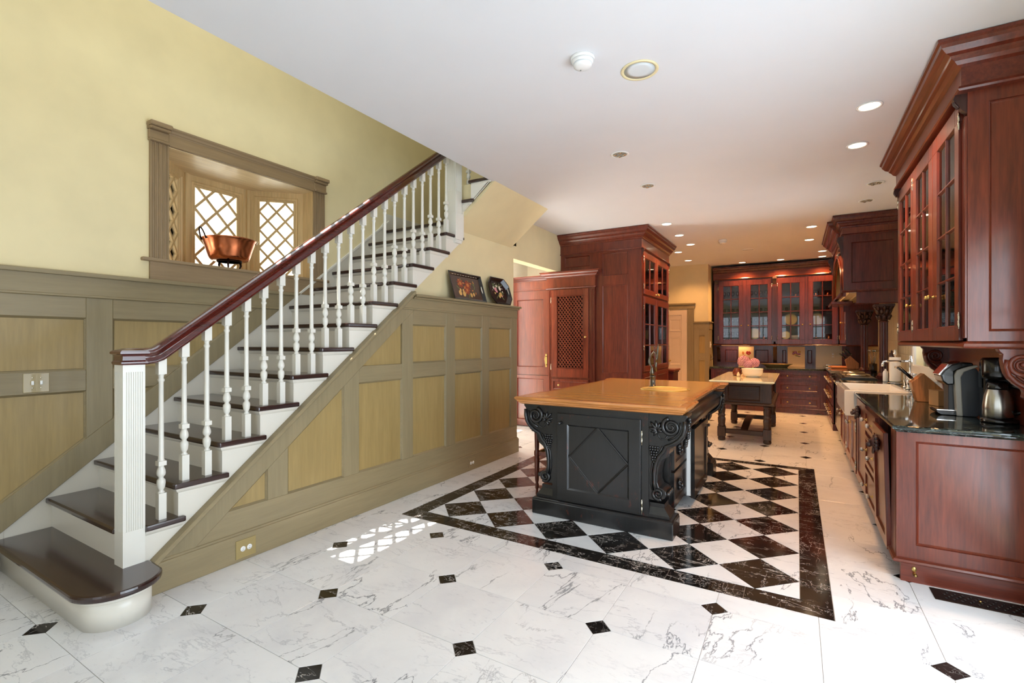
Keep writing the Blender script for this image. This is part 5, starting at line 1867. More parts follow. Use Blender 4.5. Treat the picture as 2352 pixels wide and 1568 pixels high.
b = put('serving_bowl', G().lathe([(.001, .0), (.08, .0), (.085, .006), (.12, .03), (.142, .07), (.146, .118), (.150, .124), (.146, .128), (.138, .118), (.132, .07), (.09, .02), (.001, .016)], (-.575, 8.05, .866), 32), 'ceramic_white')
tag(b, 'oval white serving bowl on the cream marble table top', 'bowl')
fl = thing('hydrangea_bunch', (-.65, 8.38, .866), 'bunch of pink hydrangeas in a low vase behind the white bowl', 'flowers')
put('vase', G().lathe([(.04, 0), (.06, .03), (.055, .08), (.035, .11), (.03, .11), (.045, .08), (.001, .02)], (-.65, 8.38, .866), 16), 'ceramic_cream', fl)
rnd = random.Random(3)
for (hx, hy, hz, hr) in ((-.72, 8.38, 1.085, .085), (-.57, 8.38, 1.065, .07), (-.655, 8.33, 1.04, .06)):
    g = G()
    for i in range(130):
        z = 1 - 2 * (i + .5) / 130
        r = math.sqrt(1 - z * z)
        a = i * 2.39996
        nv = Vector((r * math.cos(a), r * math.sin(a), z))
        if z < -.75:
            continue
        c = Vector((hx, hy, hz)) + nv * hr * (1 + .1 * (rnd.random() - .5))
        t1 = nv.orthogonal().normalized()
        t1.rotate(Matrix.Rotation(rnd.random() * 6, 3, nv))
        t2 = nv.cross(t1)
        s = .011
        for q in range(4):
            d1 = t1 * math.cos(q * PI / 2) + t2 * math.sin(q * PI / 2)
            d2 = t1 * math.cos(q * PI / 2 + PI / 2) + t2 * math.sin(q * PI / 2 + PI / 2)
            pts = [c, c + d1 * s + nv * .004, c + (d1 + d2) * s * .9 + nv * .006, c + d2 * s + nv * .004]
            g.add([tuple(p) for p in pts], [(0, 1, 2, 3)])
    o = put('flower_head', g, 'hydrangea_pink', fl)
    put('stem', G().tube([(-.65, 8.38, .95), (hx, hy, hz)], .004, 6), 'leaf_green', fl)
for i in range(5):
    a = 2 * PI * i / 5
    c = Vector((-.65, 8.38, .985))
    d = Vector((math.cos(a), math.sin(a), .25))
    w = Vector((-math.sin(a), math.cos(a), 0)) * .025
    put('leaf', G().add([tuple(c), tuple(c + d * .05 + w), tuple(c + d * .11), tuple(c + d * .05 - w)], [(0, 1, 2, 3)]), 'leaf_green', fl)
jg = thing('wooden_jug', (-.80, 8.22, .866), 'small brown wooden jug left of the white bowl on the marble table', 'jug')
put('body', G().lathe([(.001, 0), (.05, 0), (.064, .03), (.066, .06), (.05, .095), (.036, .11), (.04, .12), (.034, .12), (.03, .108), (.001, .1)], (-.80, 8.22, .866), 18), 'stool_wood', jg)
put('handle', G().tube([(-.755, 8.2, .97), (-.725, 8.19, .955), (-.722, 8.19, .915), (-.742, 8.2, .895)], .007, 8), 'stool_wood', jg)
pe = thing('pear', (-.76, 8.0, .866), 'single pale pear standing beside the white bowl', 'pear')
put('body', G().lathe([(.001, 0), (.02, .003), (.026, .02), (.022, .04), (.012, .058), (.010, .07), (.001, .075)], (-.76, 8.0, .866), 14), 'print_mount', pe)
put('stem', G().tube([(-.76, 8.0, .938), (-.755, 8.0, .955)], .002, 5), 'oak_dark', pe)

# ================================================================== THINGS ON THE REAR COUNTER
def blobs(parent, m, name, mat, lst, w=.0012):
    g = G(m)
    for i, (u, v, ru, rv, an) in enumerate(lst):
        ca, sa = math.cos(an), math.sin(an)
        g.add([(u + ru * math.cos(t) * ca - rv * math.sin(t) * sa, v + ru * math.cos(t) * sa + rv * math.sin(t) * ca, w + i * 1e-5) for t in [2 * PI * k / 10 for k in range(10)]] + [(u + ru * math.cos(t) * ca - rv * math.sin(t) * sa, v + ru * math.cos(t) * sa + rv * math.sin(t) * ca, w - .001) for t in [2 * PI * k / 10 for k in range(10)]],
              [tuple(range(10))] + [(k, (k + 1) % 10, 10 + (k + 1) % 10, 10 + k) for k in range(10)])
    return tag(put(name, g, mat, parent), kind='stuff')


paint('art_orange', (196, 120, 58), .5)
paint('art_red', (150, 64, 36), .5)
paint('art_crimson', (168, 34, 30), .5)
paint('art_violet', (150, 84, 120), .5)
paint('art_gold', (214, 168, 96), .5)
paint('art_green', (96, 104, 60), .5)
paint('art_pink', (226, 150, 160), .5)
paint('art_cream', (236, 226, 206), .5)
paint('tray_brown', (66, 42, 28), .35, .2, 0, .3)
for kk, (x0, x1, lb) in enumerate(((-1.095, -.795, 'unframed red tulip print leaning behind the pink hydrangeas'), (-.165, .145, 'pale blossom print leaning at the right of the rear counter'))):
    cx = (x0 + x1) / 2
    p = thing('art_print', (cx, 11.56, .874), lb, 'picture')
    m = frame((cx, 11.545, .874), (1, 0, 0), (0, -1, 0)) @ Matrix.Rotation(math.radians(-3), 4, 'X')
    w = (x1 - x0) / 2
    put('mount', G(m).box(-w, w, 0, .42, -.006, 0), 'print_mount', p)
    put('glazing_bead', G(m).ring_frame(-w, w, 0, .42, .006, -.004, .003, .002, .002), 'print_mount', p)
    if kk == 0:
        blobs(p, m, 'printed_leaves', 'art_green', [(-.02, .13, .012, .06, .2), (.03, .12, .012, .06, -.3), (.0, .10, .008, .06, 0)], .0020)
        blobs(p, m, 'printed_tulips', 'art_crimson', [(.045, .27, .032, .042, .4), (.02, .285, .022, .036, -.2), (.07, .285, .020, .034, .5), (-.035, .20, .022, .030, .5), (-.06, .185, .016, .022, .2)], .0030)
        blobs(p, m, 'printed_petals', 'art_orange', [(-.06, .275, .020, .036, .1), (.055, .255, .010, .03, .4), (.05, .16, .026, .022, 0), (-.025, .20, .008, .018, .5)], .0040)
    else:
        blobs(p, m, 'printed_ground', 'art_gold', [(-.04, .31, .035, .02, 0), (.055, .31, .03, .025, 0), (.0, .255, .075, .016, 0)], .0020)
        blobs(p, m, 'printed_blossoms', 'art_violet', [(-.02, .30, .036, .026, .3), (-.05, .275, .022, .02, 0), (.03, .27, .034, .018, -.2), (.06, .265, .02, .016, 0)], .0030)
        blobs(p, m, 'printed_petals', 'art_pink', [(-.02, .305, .016, .012, .3), (.03, .272, .014, .009, 0), (-.05, .278, .009, .008, 0)], .0040)
        blobs(p, m, 'printed_leaves', 'art_green', [(.02, .225, .04, .008, -.2), (.06, .215, .02, .006, .4)], .0030)
pt = thing('platter', (-.36, 11.3, .872), 'long grey-green serving platter with fluted rim on the rear counter', 'platter')
put('dish', G().lathe([(.001, 0), (.62, 0), (.66, .004), (.86, .045), (.98, .06), (1.0, .066), (.96, .062), (.84, .05), (.62, .012), (.001, .01)], (-.36, 11.28, .873), 36, sx=.285, sy=.13), 'sage_dish', pt)
put('rim', G().lathe([(.96, .060), (1.0, .060), (1.01, .066), (1.0, .070), (.96, .068)], (-.36, 11.28, .873), 36, sx=.287, sy=.132), 'brass', pt)
ob = thing('tray', (.62, 11.42, .9), 'small dark footed tray on the corner counter before the cream splash', 'tray')
put('dish', G().box(.49, .76, 11.3, 11.54, .912, .925), 'sage_dish', ob, .005)
put('gallery_rail', G().sweep([(-.004, .925), (.004, .925), (.004, .945), (-.004, .945)], [(.5, 11.31), (.75, 11.31), (.75, 11.53), (.5, 11.53)], True), 'nickel', ob)
ol = thing('outlet', (.62, 11.6, 1.12), 'cream outlet on the stone splash of the rear right corner', 'outlet')
put('plate', G(FY(11.6)).box(.585, .665, 1.06, 1.18, .008, .014), 'tile_cream', ol, .003)
for v in (1.095, 1.145):
    put('socket', G(FY(11.6)).box(.61, .64, v - .014, v + .014, .014, .017), 'plastic_white', ol, .002)
cbd = thing('cutting_board', (.68, 10.65, .91), 'thick orange-brown cutting board on the far corner counter', 'cutting board')
put('board', G().box(.54, .82, 10.5, 10.8, .912, .947), 'board_wood', cbd, .005)
put('handle', G().box(.50, .54, 10.62, 10.69, .918, .94), 'board_wood', cbd, .006)


def knife_block(loc, label, n, s=1.0, rz=0.0, lean=-35):
    kb = thing('knife_block', loc, label, 'knife block')
    m = Matrix.Translation(loc) @ Matrix.Rotation(rz, 4, 'Z')
    g = G(m).prism([(-.07 * s, 0), (.07 * s, 0), (.07 * s, .09 * s), (-.035 * s, .20 * s), (-.105 * s, .135 * s)], -.05 * s, .05 * s, 'y')
    put('block', g, 'block_wood', kb, .003)
    for i in range(n):
        r, c = i // 3, i % 3
        bx, bz = (-.088 + .035 * r) * s, (.155 + .032 * r) * s
        y = (-.03 + .03 * c) * s
        d = Vector((-.70, 0, .71))
        p = Vector((bx, y, bz))
        k = put('knife', G(m).tube([tuple(p), tuple(p + d * .015 * s)], .006 * s, 6), 'steel', kb)
        put('handle', G(m).tube([tuple(p + d * .012 * s), tuple(p + d * .05 * s), tuple(p + d * .12 * s)], [.010 * s, .009 * s, .012 * s], 8), 'plastic_black', k)
    return kb


knife_block((.86, 10.42, .911), 'pale wooden knife block bristling with black handles in the far corner', 9, 1.15)
knife_block((.925, 5.10, .911), 'light wooden knife block with two black-handled knives under the large wall cabinet', 2, 1.15)
kx = thing('carton', (.95, 4.80, .911), 'open kraft cardboard carton in front of the light knife block', 'box')
m = Matrix.Translation((.955, 4.82, .911)) @ Matrix.Rotation(.35, 4, 'Z')
put('sides', G(m).box(-.06, .06, -.055, .055, 0, .115), 'kraft_box', kx, .002)
put('top', G(m).box(-.062, .062, -.057, .057, .115, .118), 'kraft_box', kx)
cr = thing('utensil_crock', (1.06, 9.72, .91), 'dark crock of steel utensils beside the far hood column', 'crock')
put('crock', G().lathe([(.001, 0), (.05, 0), (.055, .02), (.055, .13), (.05, .135), (.048, .13), (.001, .02)], (1.05, 9.55, .911), 18), 'black_lacquer', cr)
for i in range(5):
    a = i * 1.3
    put('utensil', G().tube([(1.05, 9.55, .95), (1.05 + .05 * math.cos(a), 9.55 + .05 * math.sin(a), 1.22)], .005, 6).ball((1.05 + .055 * math.cos(a), 9.55 + .055 * math.sin(a), 1.25), .022, 8, 5, sy=.4), 'steel', cr)

# ================================================================== SINK AND ITS FAUCET
sk = put('farmhouse_sink', G().rings([
    [(.412, 5.742, .672), (.938, 5.742, .672), (.938, 6.758, .672), (.412, 6.758, .672)],
    [(.405, 5.742, .70), (.938, 5.742, .70), (.938, 6.758, .70), (.405, 6.758, .70)],
    [(.405, 5.742, .918), (.938, 5.742, .918), (.938, 6.758, .918), (.405, 6.758, .918)],
    [(.412, 5.748, .925), (.932, 5.748, .925), (.932, 6.752, .925), (.412, 6.752, .925)],
    [(.455, 5.785, .925), (.90, 5.785, .925), (.90, 6.715, .925), (.455, 6.715, .925)],
    [(.462, 5.792, .915), (.893, 5.792, .915), (.893, 6.708, .915), (.462, 6.708, .915)],
    [(.475, 5.805, .70), (.88, 5.805, .70), (.88, 6.695, .70), (.475, 6.695, .70)]]), 'ceramic_white', None, .006, 2)
tag(sk, 'white fireclay farmhouse sink with deep apron front', 'sink')
kf = thing('faucet', (.985, 6.2, .91), 'polished chrome bridge faucet behind the white farmhouse sink', 'faucet')
for yy in (6.10, 6.32):
    put('pillar', G().lathe([(.026, 0), (.026, .006), (.014, .012), (.012, .05), (.018, .06), (.018, .075), (.012, .09), (.012, .11), (.018, .12), (.018, .14), (.008, .15)], (.985, yy, .911), 14), 'chrome', kf)
    h = put('cross_handle', G().lathe([(.008, .15), (.012, .155), (.012, .17), (.004, .18)], (.985, yy, .911), 12), 'chrome', kf)
    for a in range(4):
        ca, sa = math.cos(a * PI / 2 + .5), math.sin(a * PI / 2 + .5)
        put('handle_arm', G().tube([(.985, yy, 1.075), (.985 + .035 * ca, yy + .035 * sa, 1.075)], [.005, .008], 8), 'chrome', h)
put('bridge', G().tube([(.985, 6.10, 1.01), (.985, 6.32, 1.01)], .011, 10), 'chrome', kf)
put('riser', G().lathe([(.013, .10), (.018, .12), (.011, .14), (.011, .27), (.017, .28), (.017, .31), (.010, .32), (.012, .335), (.004, .35)], (.985, 6.21, .911), 14), 'chrome', kf)
put('spout', G().tube([(.985, 6.21, 1.20), (.90, 6.21, 1.20), (.80, 6.21, 1.20), (.77, 6.21, 1.192), (.762, 6.21, 1.17), (.762, 6.21, 1.145)], [.013, .011, .011, .011, .012, .013], 10), 'chrome', kf)
put('spray_arm', G().tube([(.872, 6.30, 1.135), (.90, 6.30, 1.135), (.935, 6.30, 1.12), (.95, 6.30, 1.07), (.952, 6.30, 1.0), (.965, 6.30, .95)], [.010, .007, .007, .007, .007, .007], 8), 'nickel', kf)
for i in range(2):
    put('side_spray', G().lathe([(.02, 0), (.02, .006), (.010, .012), (.010, .05), (.016, .07), (.014, .10), (.004, .105)], (.985, 5.88 + i * .62, .911), 12), 'chrome', kf)
pt_ = thing('paper_towel_holder', (.985, 7.08, .91), 'chrome paper towel holder with a white roll behind the sink', 'paper towels')
put('base', G().lathe([(.001, 0), (.07, 0), (.07, .012), (.02, .02), (.001, .02)], (.985, 7.08, .911), 22), 'chrome', pt_)
put('roll', G().lathe([(.018, .025), (.054, .025), (.055, .03), (.055, .302), (.054, .306), (.018, .306)], (.985, 7.08, .911), 26), 'paper_white', pt_)
put('finial', G().lathe([(.006, .306), (.006, .32), (.016, .33), (.022, .35), (.016, .37), (.008, .378), (.02, .384), (.001, .395)], (.985, 7.08, .911), 14), 'chrome', pt_)
so = thing('soap_bottle', (.93, 7.35, .91), 'white-labelled soap bottle between sink and range', 'bottle')
put('body', G().lathe([(.001, 0), (.026, 0), (.027, .01), (.027, .11), (.02, .13), (.009, .14), (.009, .155), (.001, .155)], (.93, 7.35, .911), 16), 'plastic_white', so)
put('pump', G().tube([(.93, 7.35, 1.06), (.93, 7.35, 1.10), (.905, 7.35, 1.105)], .006, 8), 'plastic_black', so)
so = thing('dish_soap', (.985, 7.30, .91), 'teal dish soap bottle beside the paper towels', 'bottle')
put('body', G().lathe([(.001, 0), (.025, 0), (.027, .01), (.027, .08), (.018, .11), (.009, .12), (.001, .12)], (.99, 7.30, .911), 16), 'teal_liquid', so)
put('cap', G().lathe([(.010, .12), (.010, .14), (.006, .15), (.001, .15)], (.99, 7.30, .911), 12), 'plastic_white', so)
pm = thing('pepper_mill', (1.02, 7.45, .91), 'tall dark turned pepper mill in front of the near hood column', 'pepper mill')
put('body', G().lathe([(.001, 0), (.032, 0), (.034, .02), (.024, .06), (.02, .12), (.028, .2), (.03, .24), (.02, .26)], (1.0, 7.42, .911), 16), 'carved_dark', pm)
put('head', G().lathe([(.02, .26), (.032, .28), (.036, .31), (.026, .345), (.01, .355), (.014, .37), (.001, .385)], (1.0, 7.42, .911), 16), 'carved_dark', pm)

# ================================================================== COFFEE MAKERS
cm = thing('coffee_maker', (.93, 4.31, .91), 'black and silver single-serve coffee maker facing the sink', 'coffee maker')
Y0, Y1 = 4.20, 4.42
z = .911
side = [(.915, z), (1.005, z), (1.02, z + .02), (1.02, z + .27), (1.0, z + .315), (.945, z + .30), (.925, z + .27)]
put('body', G().prism(side, Y0 + .004, Y1 - .004, 'y'), 'plastic_grey', cm, .006, 2)
band = [(.905, z), (.935, z), (.930, z + .12), (.925, z + .255), (.94, z + .29), (.99, z + .315), (1.01, z + .325), (1.0, z + .337), (.96, z + .325), (.905, z + .30), (.892, z + .265), (.90, z + .12)]
put('band', G().prism(band, Y0 - .002, Y1 + .002, 'y'), 'silver_paint', cm, .004)
head = [(.825, z + .265), (.845, z + .30), (.88, z + .335), (.93, z + .352), (.985, z + .35), (.99, z + .33), (.93, z + .315), (.895, z + .29), (.895, z + .205), (.86, z + .20), (.835, z + .225)]
put('head', G().prism(head, Y0 + .01, Y1 - .01, 'y'), 'plastic_black', cm, .008, 2)
put('handle', G().prism([(.815, z + .268), (.83, z + .262), (.875, z + .325), (.93, z + .348), (.93, z + .358), (.868, z + .34)], Y0 + .03, Y1 - .03, 'y'), 'chrome', cm, .003)
put('drip_tray', G().prism([(.80, z + .03), (.81, z + .012), (.83, z), (.915, z), (.915, z + .03)], Y0 + .02, Y1 - .02, 'y'), 'plastic_black', cm, .004)
put('tray_grate', G().box(.81, .905, Y0 + .03, Y1 - .03, z + .030, z + .035), 'chrome', cm)
put('column', G().box(.872, .905, Y0 + .05, Y1 - .05, z + .03, z + .21), 'plastic_grey', cm, .004)
put('water_tank', G().box(.93, 1.01, Y1 - .004, Y1 + .03, z + .02, z + .28), 'glass_dark', cm)
c2 = thing('coffee_maker', (1.06, 4.0, .91), 'black drip coffee machine with a brushed steel thermal carafe at the counter end', 'coffee maker')
cx, cy = 1.055, 4.0
put('base', G().lathe([(.001, 0), (.085, 0), (.088, .006), (.086, .026), (.001, .028)], (cx, cy, z), 28), 'plastic_black', c2)
put('tower', G().box(1.0, 1.125, cy + .065, cy + .165, z, z + .38), 'plastic_black', c2, .02, 3)
put('brew_head', G().lathe([(.001, .26), (.07, .26), (.078, .28), (.078, .38), (.07, .39), (.001, .392)], (cx, cy + .02, z), 28), 'plastic_black', c2)
cf = put('carafe', G().lathe([(.001, .03), (.066, .03), (.07, .04), (.07, .10), (.063, .16), (.052, .20), (.05, .205)], (cx - .01, cy - .01, z), 28), 'steel', c2)
put('lid', G().lathe([(.052, .20), (.055, .21), (.050, .235), (.035, .25), (.001, .252)], (cx - .01, cy - .01, z), 24), 'plastic_black', cf)
put('handle', G().tube([(cx + .03, cy - .03, z + .225), (cx + .085, cy - .055, z + .215), (cx + .10, cy - .06, z + .15), (cx + .085, cy - .05, z + .07), (cx + .05, cy - .035, z + .06)], .012, 8), 'plastic_black', cf)
put('gauge', G().box(.995, .999, cy + .08, cy + .15, z + .20, z + .30), 'glass_dark', c2)

# ================================================================== COPPER PAN ON ITS STAND, IN THE BAY
cx, cy = -4.40, 2.42
sd = thing('trivet_stand', (cx, cy, 2.03), 'low iron trivet under the copper pan on the window sill', 'trivet')
put('ring', G().lathe([(.088, .088), (.10, .088), (.10, .10), (.088, .10), (.088, .088)], (cx, cy, 2.025), 24), 'iron', sd)
for i in range(3):
    a = i * 2 * PI / 3 - .6
    ca, sa = math.cos(a), math.sin(a)
    put('leg', G().tube([(cx + .094 * ca, cy + .094 * sa, 2.12), (cx + .10 * ca, cy + .10 * sa, 2.09), (cx + .085 * ca, cy + .085 * sa, 2.055), (cx + .11 * ca, cy + .11 * sa, 2.03)], [.010, .009, .007, .010], 8), 'iron', sd)
cp = thing('copper_pan', (cx, cy, 2.127), 'large flared copper preserving pan with two loop handles on the window sill', 'pan')
put('bowl', G().lathe([(.001, .0), (.14, .0), (.155, .008), (.165, .03), (.185, .10), (.205, .165), (.214, .180), (.218, .186), (.212, .190), (.205, .184), (.178, .10), (.155, .02), (.001, .01)], (cx, cy, 2.126), 40), 'copper', cp)
for s, h in ((-1, .10), (1, .045)):
    base = Vector((cx, cy, 2.126 + .165))
    d = Vector((0.25 * s * .6, s, 0)).normalized()
    t = Vector((-d.y, d.x, 0))
    pts = []
    for i in range(9):
        a = PI * i / 8
        pts.append(tuple(base + d * (.205 + .03 * math.sin(a)) + t * (.055 * math.cos(a)) + Vector((0, 0, h * math.sin(a)))))
    put('handle', G().tube(pts, .006, 8), 'iron' if s < 0 else 'nickel', cp)

# ================================================================== TRAYS ON THE LEDGE
def tray_frame(yc, lean=.30):
    """local u along y, v up the tray, w towards the room; leaning on the wall at x = -3.2"""
    f = frame((-3.085, yc, 1.842), (0, 1, 0), (1, 0, 0))
    return f @ Matrix.Rotation(-lean, 4, 'X')


tr = thing('tole_tray', (-3.12, 4.30, 1.84), 'black rectangular painted tray with fruit and flowers leaning on the ledge', 'tray')
m = tray_frame(4.295)
W_, H_ = .30, .315
put('base', G(m).box(-W_ + .03, W_ - .03, .03, H_ - .03, -.004, 0), 'tray_brown', tr)
put('rim', G(m).rings([[(-W_, 0, .028), (W_, 0, .028), (W_, H_, .028), (-W_, H_, .028)], [(-W_ + .012, .012, .026), (W_ - .012, .012, .026), (W_ - .012, H_ - .012, .026), (-W_ + .012, H_ - .012, .026)], [(-W_ + .032, .032, .001), (W_ - .032, .032, .001), (W_ - .032, H_ - .032, .001), (-W_ + .032, H_ - .032, .001)], [(-W_ + .03, .03, -.004), (W_ - .03, .03, -.004), (W_ - .03, H_ - .03, -.004), (-W_ + .03, H_ - .03, -.004)], [(-W_, 0, .024), (W_, 0, .024), (W_, H_, .024), (-W_, H_, .024)], [(-W_, 0, .028), (W_, 0, .028), (W_, H_, .028), (-W_, H_, .028)]], False, False), 'black_lacquer', tr)


rnd = random.Random(5)
pet = []
for cu, cv in ((-.10, .20), (.03, .19), (.0, .13)):
    for i in range(9):
        a = i * 2 * PI / 9
        pet.append((cu + .035 * math.cos(a), cv + .035 * math.sin(a), .026, .010, a))
blobs(tr, m, 'painted_petals', 'art_red', pet)
blobs(tr, m, 'painted_leaves', 'art_green', [(rnd.uniform(-.17, .16), rnd.uniform(.06, .25), .028, .008, rnd.uniform(0, 6)) for i in range(14)], .0010)
blobs(tr, m, 'painted_blossoms', 'art_orange', [(-.10, .20, .022, .022, 0), (.03, .19, .022, .022, 0), (0, .13, .018, .018, 0)] + [(rnd.uniform(-.14, .17), rnd.uniform(.07, .24), .016, .008, rnd.uniform(0, 6)) for i in range(12)], .0016)
blobs(tr, m, 'painted_pears', 'art_gold', [(-.14, .085, .026, .03, .3), (-.125, .12, .014, .018, .3), (-.07, .08, .028, .032, -.3), (-.075, .118, .014, .02, -.3), (.06, .075, .02, .026, 0), (.11, .085, .018, .022, 0)], .0020)
blobs(tr, m, 'painted_border', 'art_cream', [(-.23 + i * .024, H_ - .02, .010, .004, .5 if i % 2 else -.5) for i in range(20)] + [(-.23 + i * .024, .018, .008, .003, .5) for i in range(20)], .0150)
put('hand_hole', G(m).lathe([(.024, 0), (.03, .002), (.024, .004)], (W_ - .022, .15, .012), 14, sx=.45, sy=1.5), 'art_cream', tr)
t2 = thing('tole_tray', (-3.12, 4.965, 1.84), 'black octagonal painted tray with a floral bouquet leaning on the ledge', 'tray')
m = tray_frame(4.965)
W_, H_ = .237, .345
c_ = .085


def octa(i, w):
    a, b, c = W_ - i, H_ - i, c_ + .3 * i
    return [(-a + c, i, w), (a - c, i, w), (a, i + c, w), (a, b - c, w), (a - c, b, w), (-a + c, b, w), (-a, b - c, w), (-a, i + c, w)]


put('base', G(m).rings([octa(.036, -.004), octa(.036, .0)]), 'black_lacquer', t2)
put('rim', G(m).rings([octa(0, .024), octa(0, .030), octa(.008, .030), octa(.038, .001), octa(.034, -.004), octa(0, .024)], False, False), 'black_lacquer', t2)
blobs(t2, m, 'painted_leaves', 'art_green', [(rnd.uniform(-.10, .10), rnd.uniform(.08, .27), .024, .007, rnd.uniform(0, 6)) for i in range(22)], .0010)
blobs(t2, m, 'painted_roses', 'art_pink', [(-.06, .20, .028, .026, 0), (-.045, .175, .02, .018, 0), (.06, .12, .012, .012, 0)], .0016)
blobs(t2, m, 'painted_yellow_roses', 'art_gold', [(.03, .14, .030, .028, 0), (.0, .11, .02, .018, 0), (-.09, .15, .012, .012, 0)], .0018)
blobs(t2, m, 'painted_white_blossoms', 'art_cream', [(.04, .22, .022, .03, .3), (-.02, .245, .012, .012, 0), (.09, .18, .010, .010, 0), (-.1, .22, .012, .02, 0)] + [(rnd.uniform(-.13, .13), rnd.uniform(.06, .29), .006, .006, 0) for i in range(16)], .0014)
put('hand_hole', G(m).lathe([(.024, 0), (.03, .002), (.024, .004)], (W_ - .022, .19, .012), 14, sx=.45, sy=1.5), 'art_cream', t2)

# ================================================================== SWITCHES AND OUTLETS
fw = FXp(XW - .001)
s = thing('light_switch', (XW, 1.083, 1.135), 'brass double toggle switch plate on the olive wainscot', 'light switch')
put('plate', G(fw).box(1.02, 1.145, 1.075, 1.197, 0, .006), 'brass_plate', s, .003)
for u in (1.062, 1.103):
    put('toggle', G(fw).box(u - .006, u + .006, 1.125, 1.15, .006, .02), 'plastic_white', s, .002)
    put('screw', G(fw).lathe([(.004, .006), (.004, .008), (.001, .008)], (u, 1.17, 0), 8).lathe([(.004, .006), (.004, .008), (.001, .008)], (u, 1.105, 0), 8), 'nickel', s)
fb = FXp(XP + .012)
for u0, u1, v0, v1, lb in ((1.712, 1.842, .02, .137, 'brass outlet plate in the olive baseboard near the bottom step'), (4.205, 4.33, .035, .13, 'olive outlet plate in the baseboard near the hall corner')):
    s = thing('outlet', (XP + .012, (u0 + u1) / 2, (v0 + v1) / 2), lb, 'outlet')
    put('plate', G(fb).box(u0, u1, v0, v1, 0, .005), 'brass_plate' if u0 < 2 else 'olive_rail', s, .002)
    for du in (-.021, .021):
        c = (u0 + u1) / 2 + du
        k = put('socket', G(fb).lathe([(.001, .005), (.0165, .005), (.0165, .008), (.001, .0085)], (c, (v0 + v1) / 2, 0), 16), 'plastic_white', s)
        put('slot', G(fb).box(c - .006, c + .003, (v0 + v1) / 2 + .004, (v0 + v1) / 2 + .006, .008, .0092), 'plastic_black', k)
        put('slot', G(fb).box(c - .006, c + .003, (v0 + v1) / 2 - .006, (v0 + v1) / 2 - .004, .008, .0092), 'plastic_black', k)

# ================================================================== CEILING FIXTURES
WARM = (1.0, .50, .19)
lit = [(.438, 4.168, 'lit recessed ceiling light nearest the large wall cabinet', 1), (.437, 4.948, 'second lit recessed ceiling light along the large wall cabinet', 1),
       (-1.571, 6.90, 'lit recessed ceiling light nearest the camera beside the tall pantry', 1), (-1.57, 7.734, 'middle lit recessed ceiling light in the row beside the tall pantry', 1), (-1.553, 8.56, 'lit recessed ceiling light at the far end of the row beside the tall pantry', 1),
       (-1.88, 9.184, 'lit recessed ceiling light just behind the tall pantry crown', .5), (-1.90, 10.231, 'lit recessed ceiling light before the far yellow wall', .7),
       (.183, 8.118, 'lit recessed ceiling light in front of the hood, nearer one', 1), (.176, 9.14, 'lit recessed ceiling light in front of the hood, farther one', 1), (.40, 10.40, 'lit recessed ceiling light at the far end of the hood', 1),
       (.426, 11.06, 'lit recessed ceiling light over the right end of the rear cabinets', 1), (-.978, 11.06, 'lit recessed ceiling light over the left rear cabinet', 1), (-.279, 11.06, 'lit recessed ceiling light over the middle of the rear cabinets', 1)]
off = [(.702, 6.225, 'unlit recessed ceiling light nearer of the two beside the wall cabinet crown'), (.701, 6.942, 'unlit recessed ceiling light farther of the two, before the hood'), (-1.34, 4.122, 'unlit recessed ceiling light over the island, nearer the camera'), (-1.356, 5.102, 'unlit recessed ceiling light over the island, farther from the camera')]


def can_meshes():
    r = .066
    ring = G().lathe([(r, .0), (r + .012, -.002), (r + .013, -.006), (r + .002, -.008), (r - .004, -.004), (r - .006, .0)], (0, 0, 0), 24).mesh('trim_ring')
    lens = G().lathe([(.001, -.004), (r - .004, -.004), (r - .004, -.002), (.001, -.002)], (0, 0, 0), 24).mesh('lens')
    return ring, lens


RING, LENS = can_meshes()
RING.materials.append(MATS['plastic_white'])
LENS.materials.append(MATS['lamp_on'])
EYE = G().lathe([(.001, -.003), (.05, -.003), (.058, -.007), (.060, -.003), (.061, -.001)], (0, 0, 0), 24).mesh('eyeball')
EYE.materials.append(MATS['silver_paint'])
BULB = G().lathe([(.001, -.010), (.014, -.008), (.018, -.003)], (0, 0, 0), 12).mesh('bulb')
BULB.materials.append(MATS['nickel'])
for x, y, lb, pw in lit:
    o = thing('recessed_light', (x, y, CZ), lb, 'ceiling light', 'recessed ceiling lights')
    put('trim_ring', RING, None, o)
    put('lens', LENS, None, o)
    light('downlight', 'SPOT', (x, y, CZ - .02), DOWN_W * pw, WARM, (0, 0, 0), .05, spot=math.radians(130), blend=.7)
for x, y, lb in off:
    o = thing('recessed_light', (x, y, CZ), lb, 'ceiling light', 'recessed ceiling lights')
    put('trim_ring', RING, None, o)
    put('eyeball', EYE, None, o)
    for k in range(4):
        b = put('bulb', BULB, None, o)
        b.location = (.04 * math.cos(k * 1.57 + .4), .04 * math.sin(k * 1.57 + .4), -.004)
for x, y, lb, r in ((-1.072, 2.612, 'white domed smoke detector on the ceiling near the camera', .07), (-1.035, 8.46, 'small white smoke detector on the far ceiling beyond the island', .065)):
    o = thing('smoke_detector', (x, y, CZ), lb, 'smoke detector', 'smoke detectors')
    put('base', G().lathe([(r, 0), (r, -.012), (r * .97, -.020)], (x, y, CZ), 28), 'plastic_white', o)
    put('dome', G().lathe([(r * .97, -.020), (r * .80, -.032), (r * .76, -.036), (r * .74, -.05), (r * .5, -.056), (.001, -.057)], (x, y, CZ), 28), 'plastic_white', o)
    put('vent_ring', G().lathe([(r * .78, -.036), (r * .79, -.040), (r * .75, -.044)], (x, y, CZ), 28), 'grille_white', o)
    put('indicator', G().lathe([(.004, -.056), (.004, -.059), (.001, -.060)], (x - .02, y + .02, CZ), 8), 'sign_grey', o)
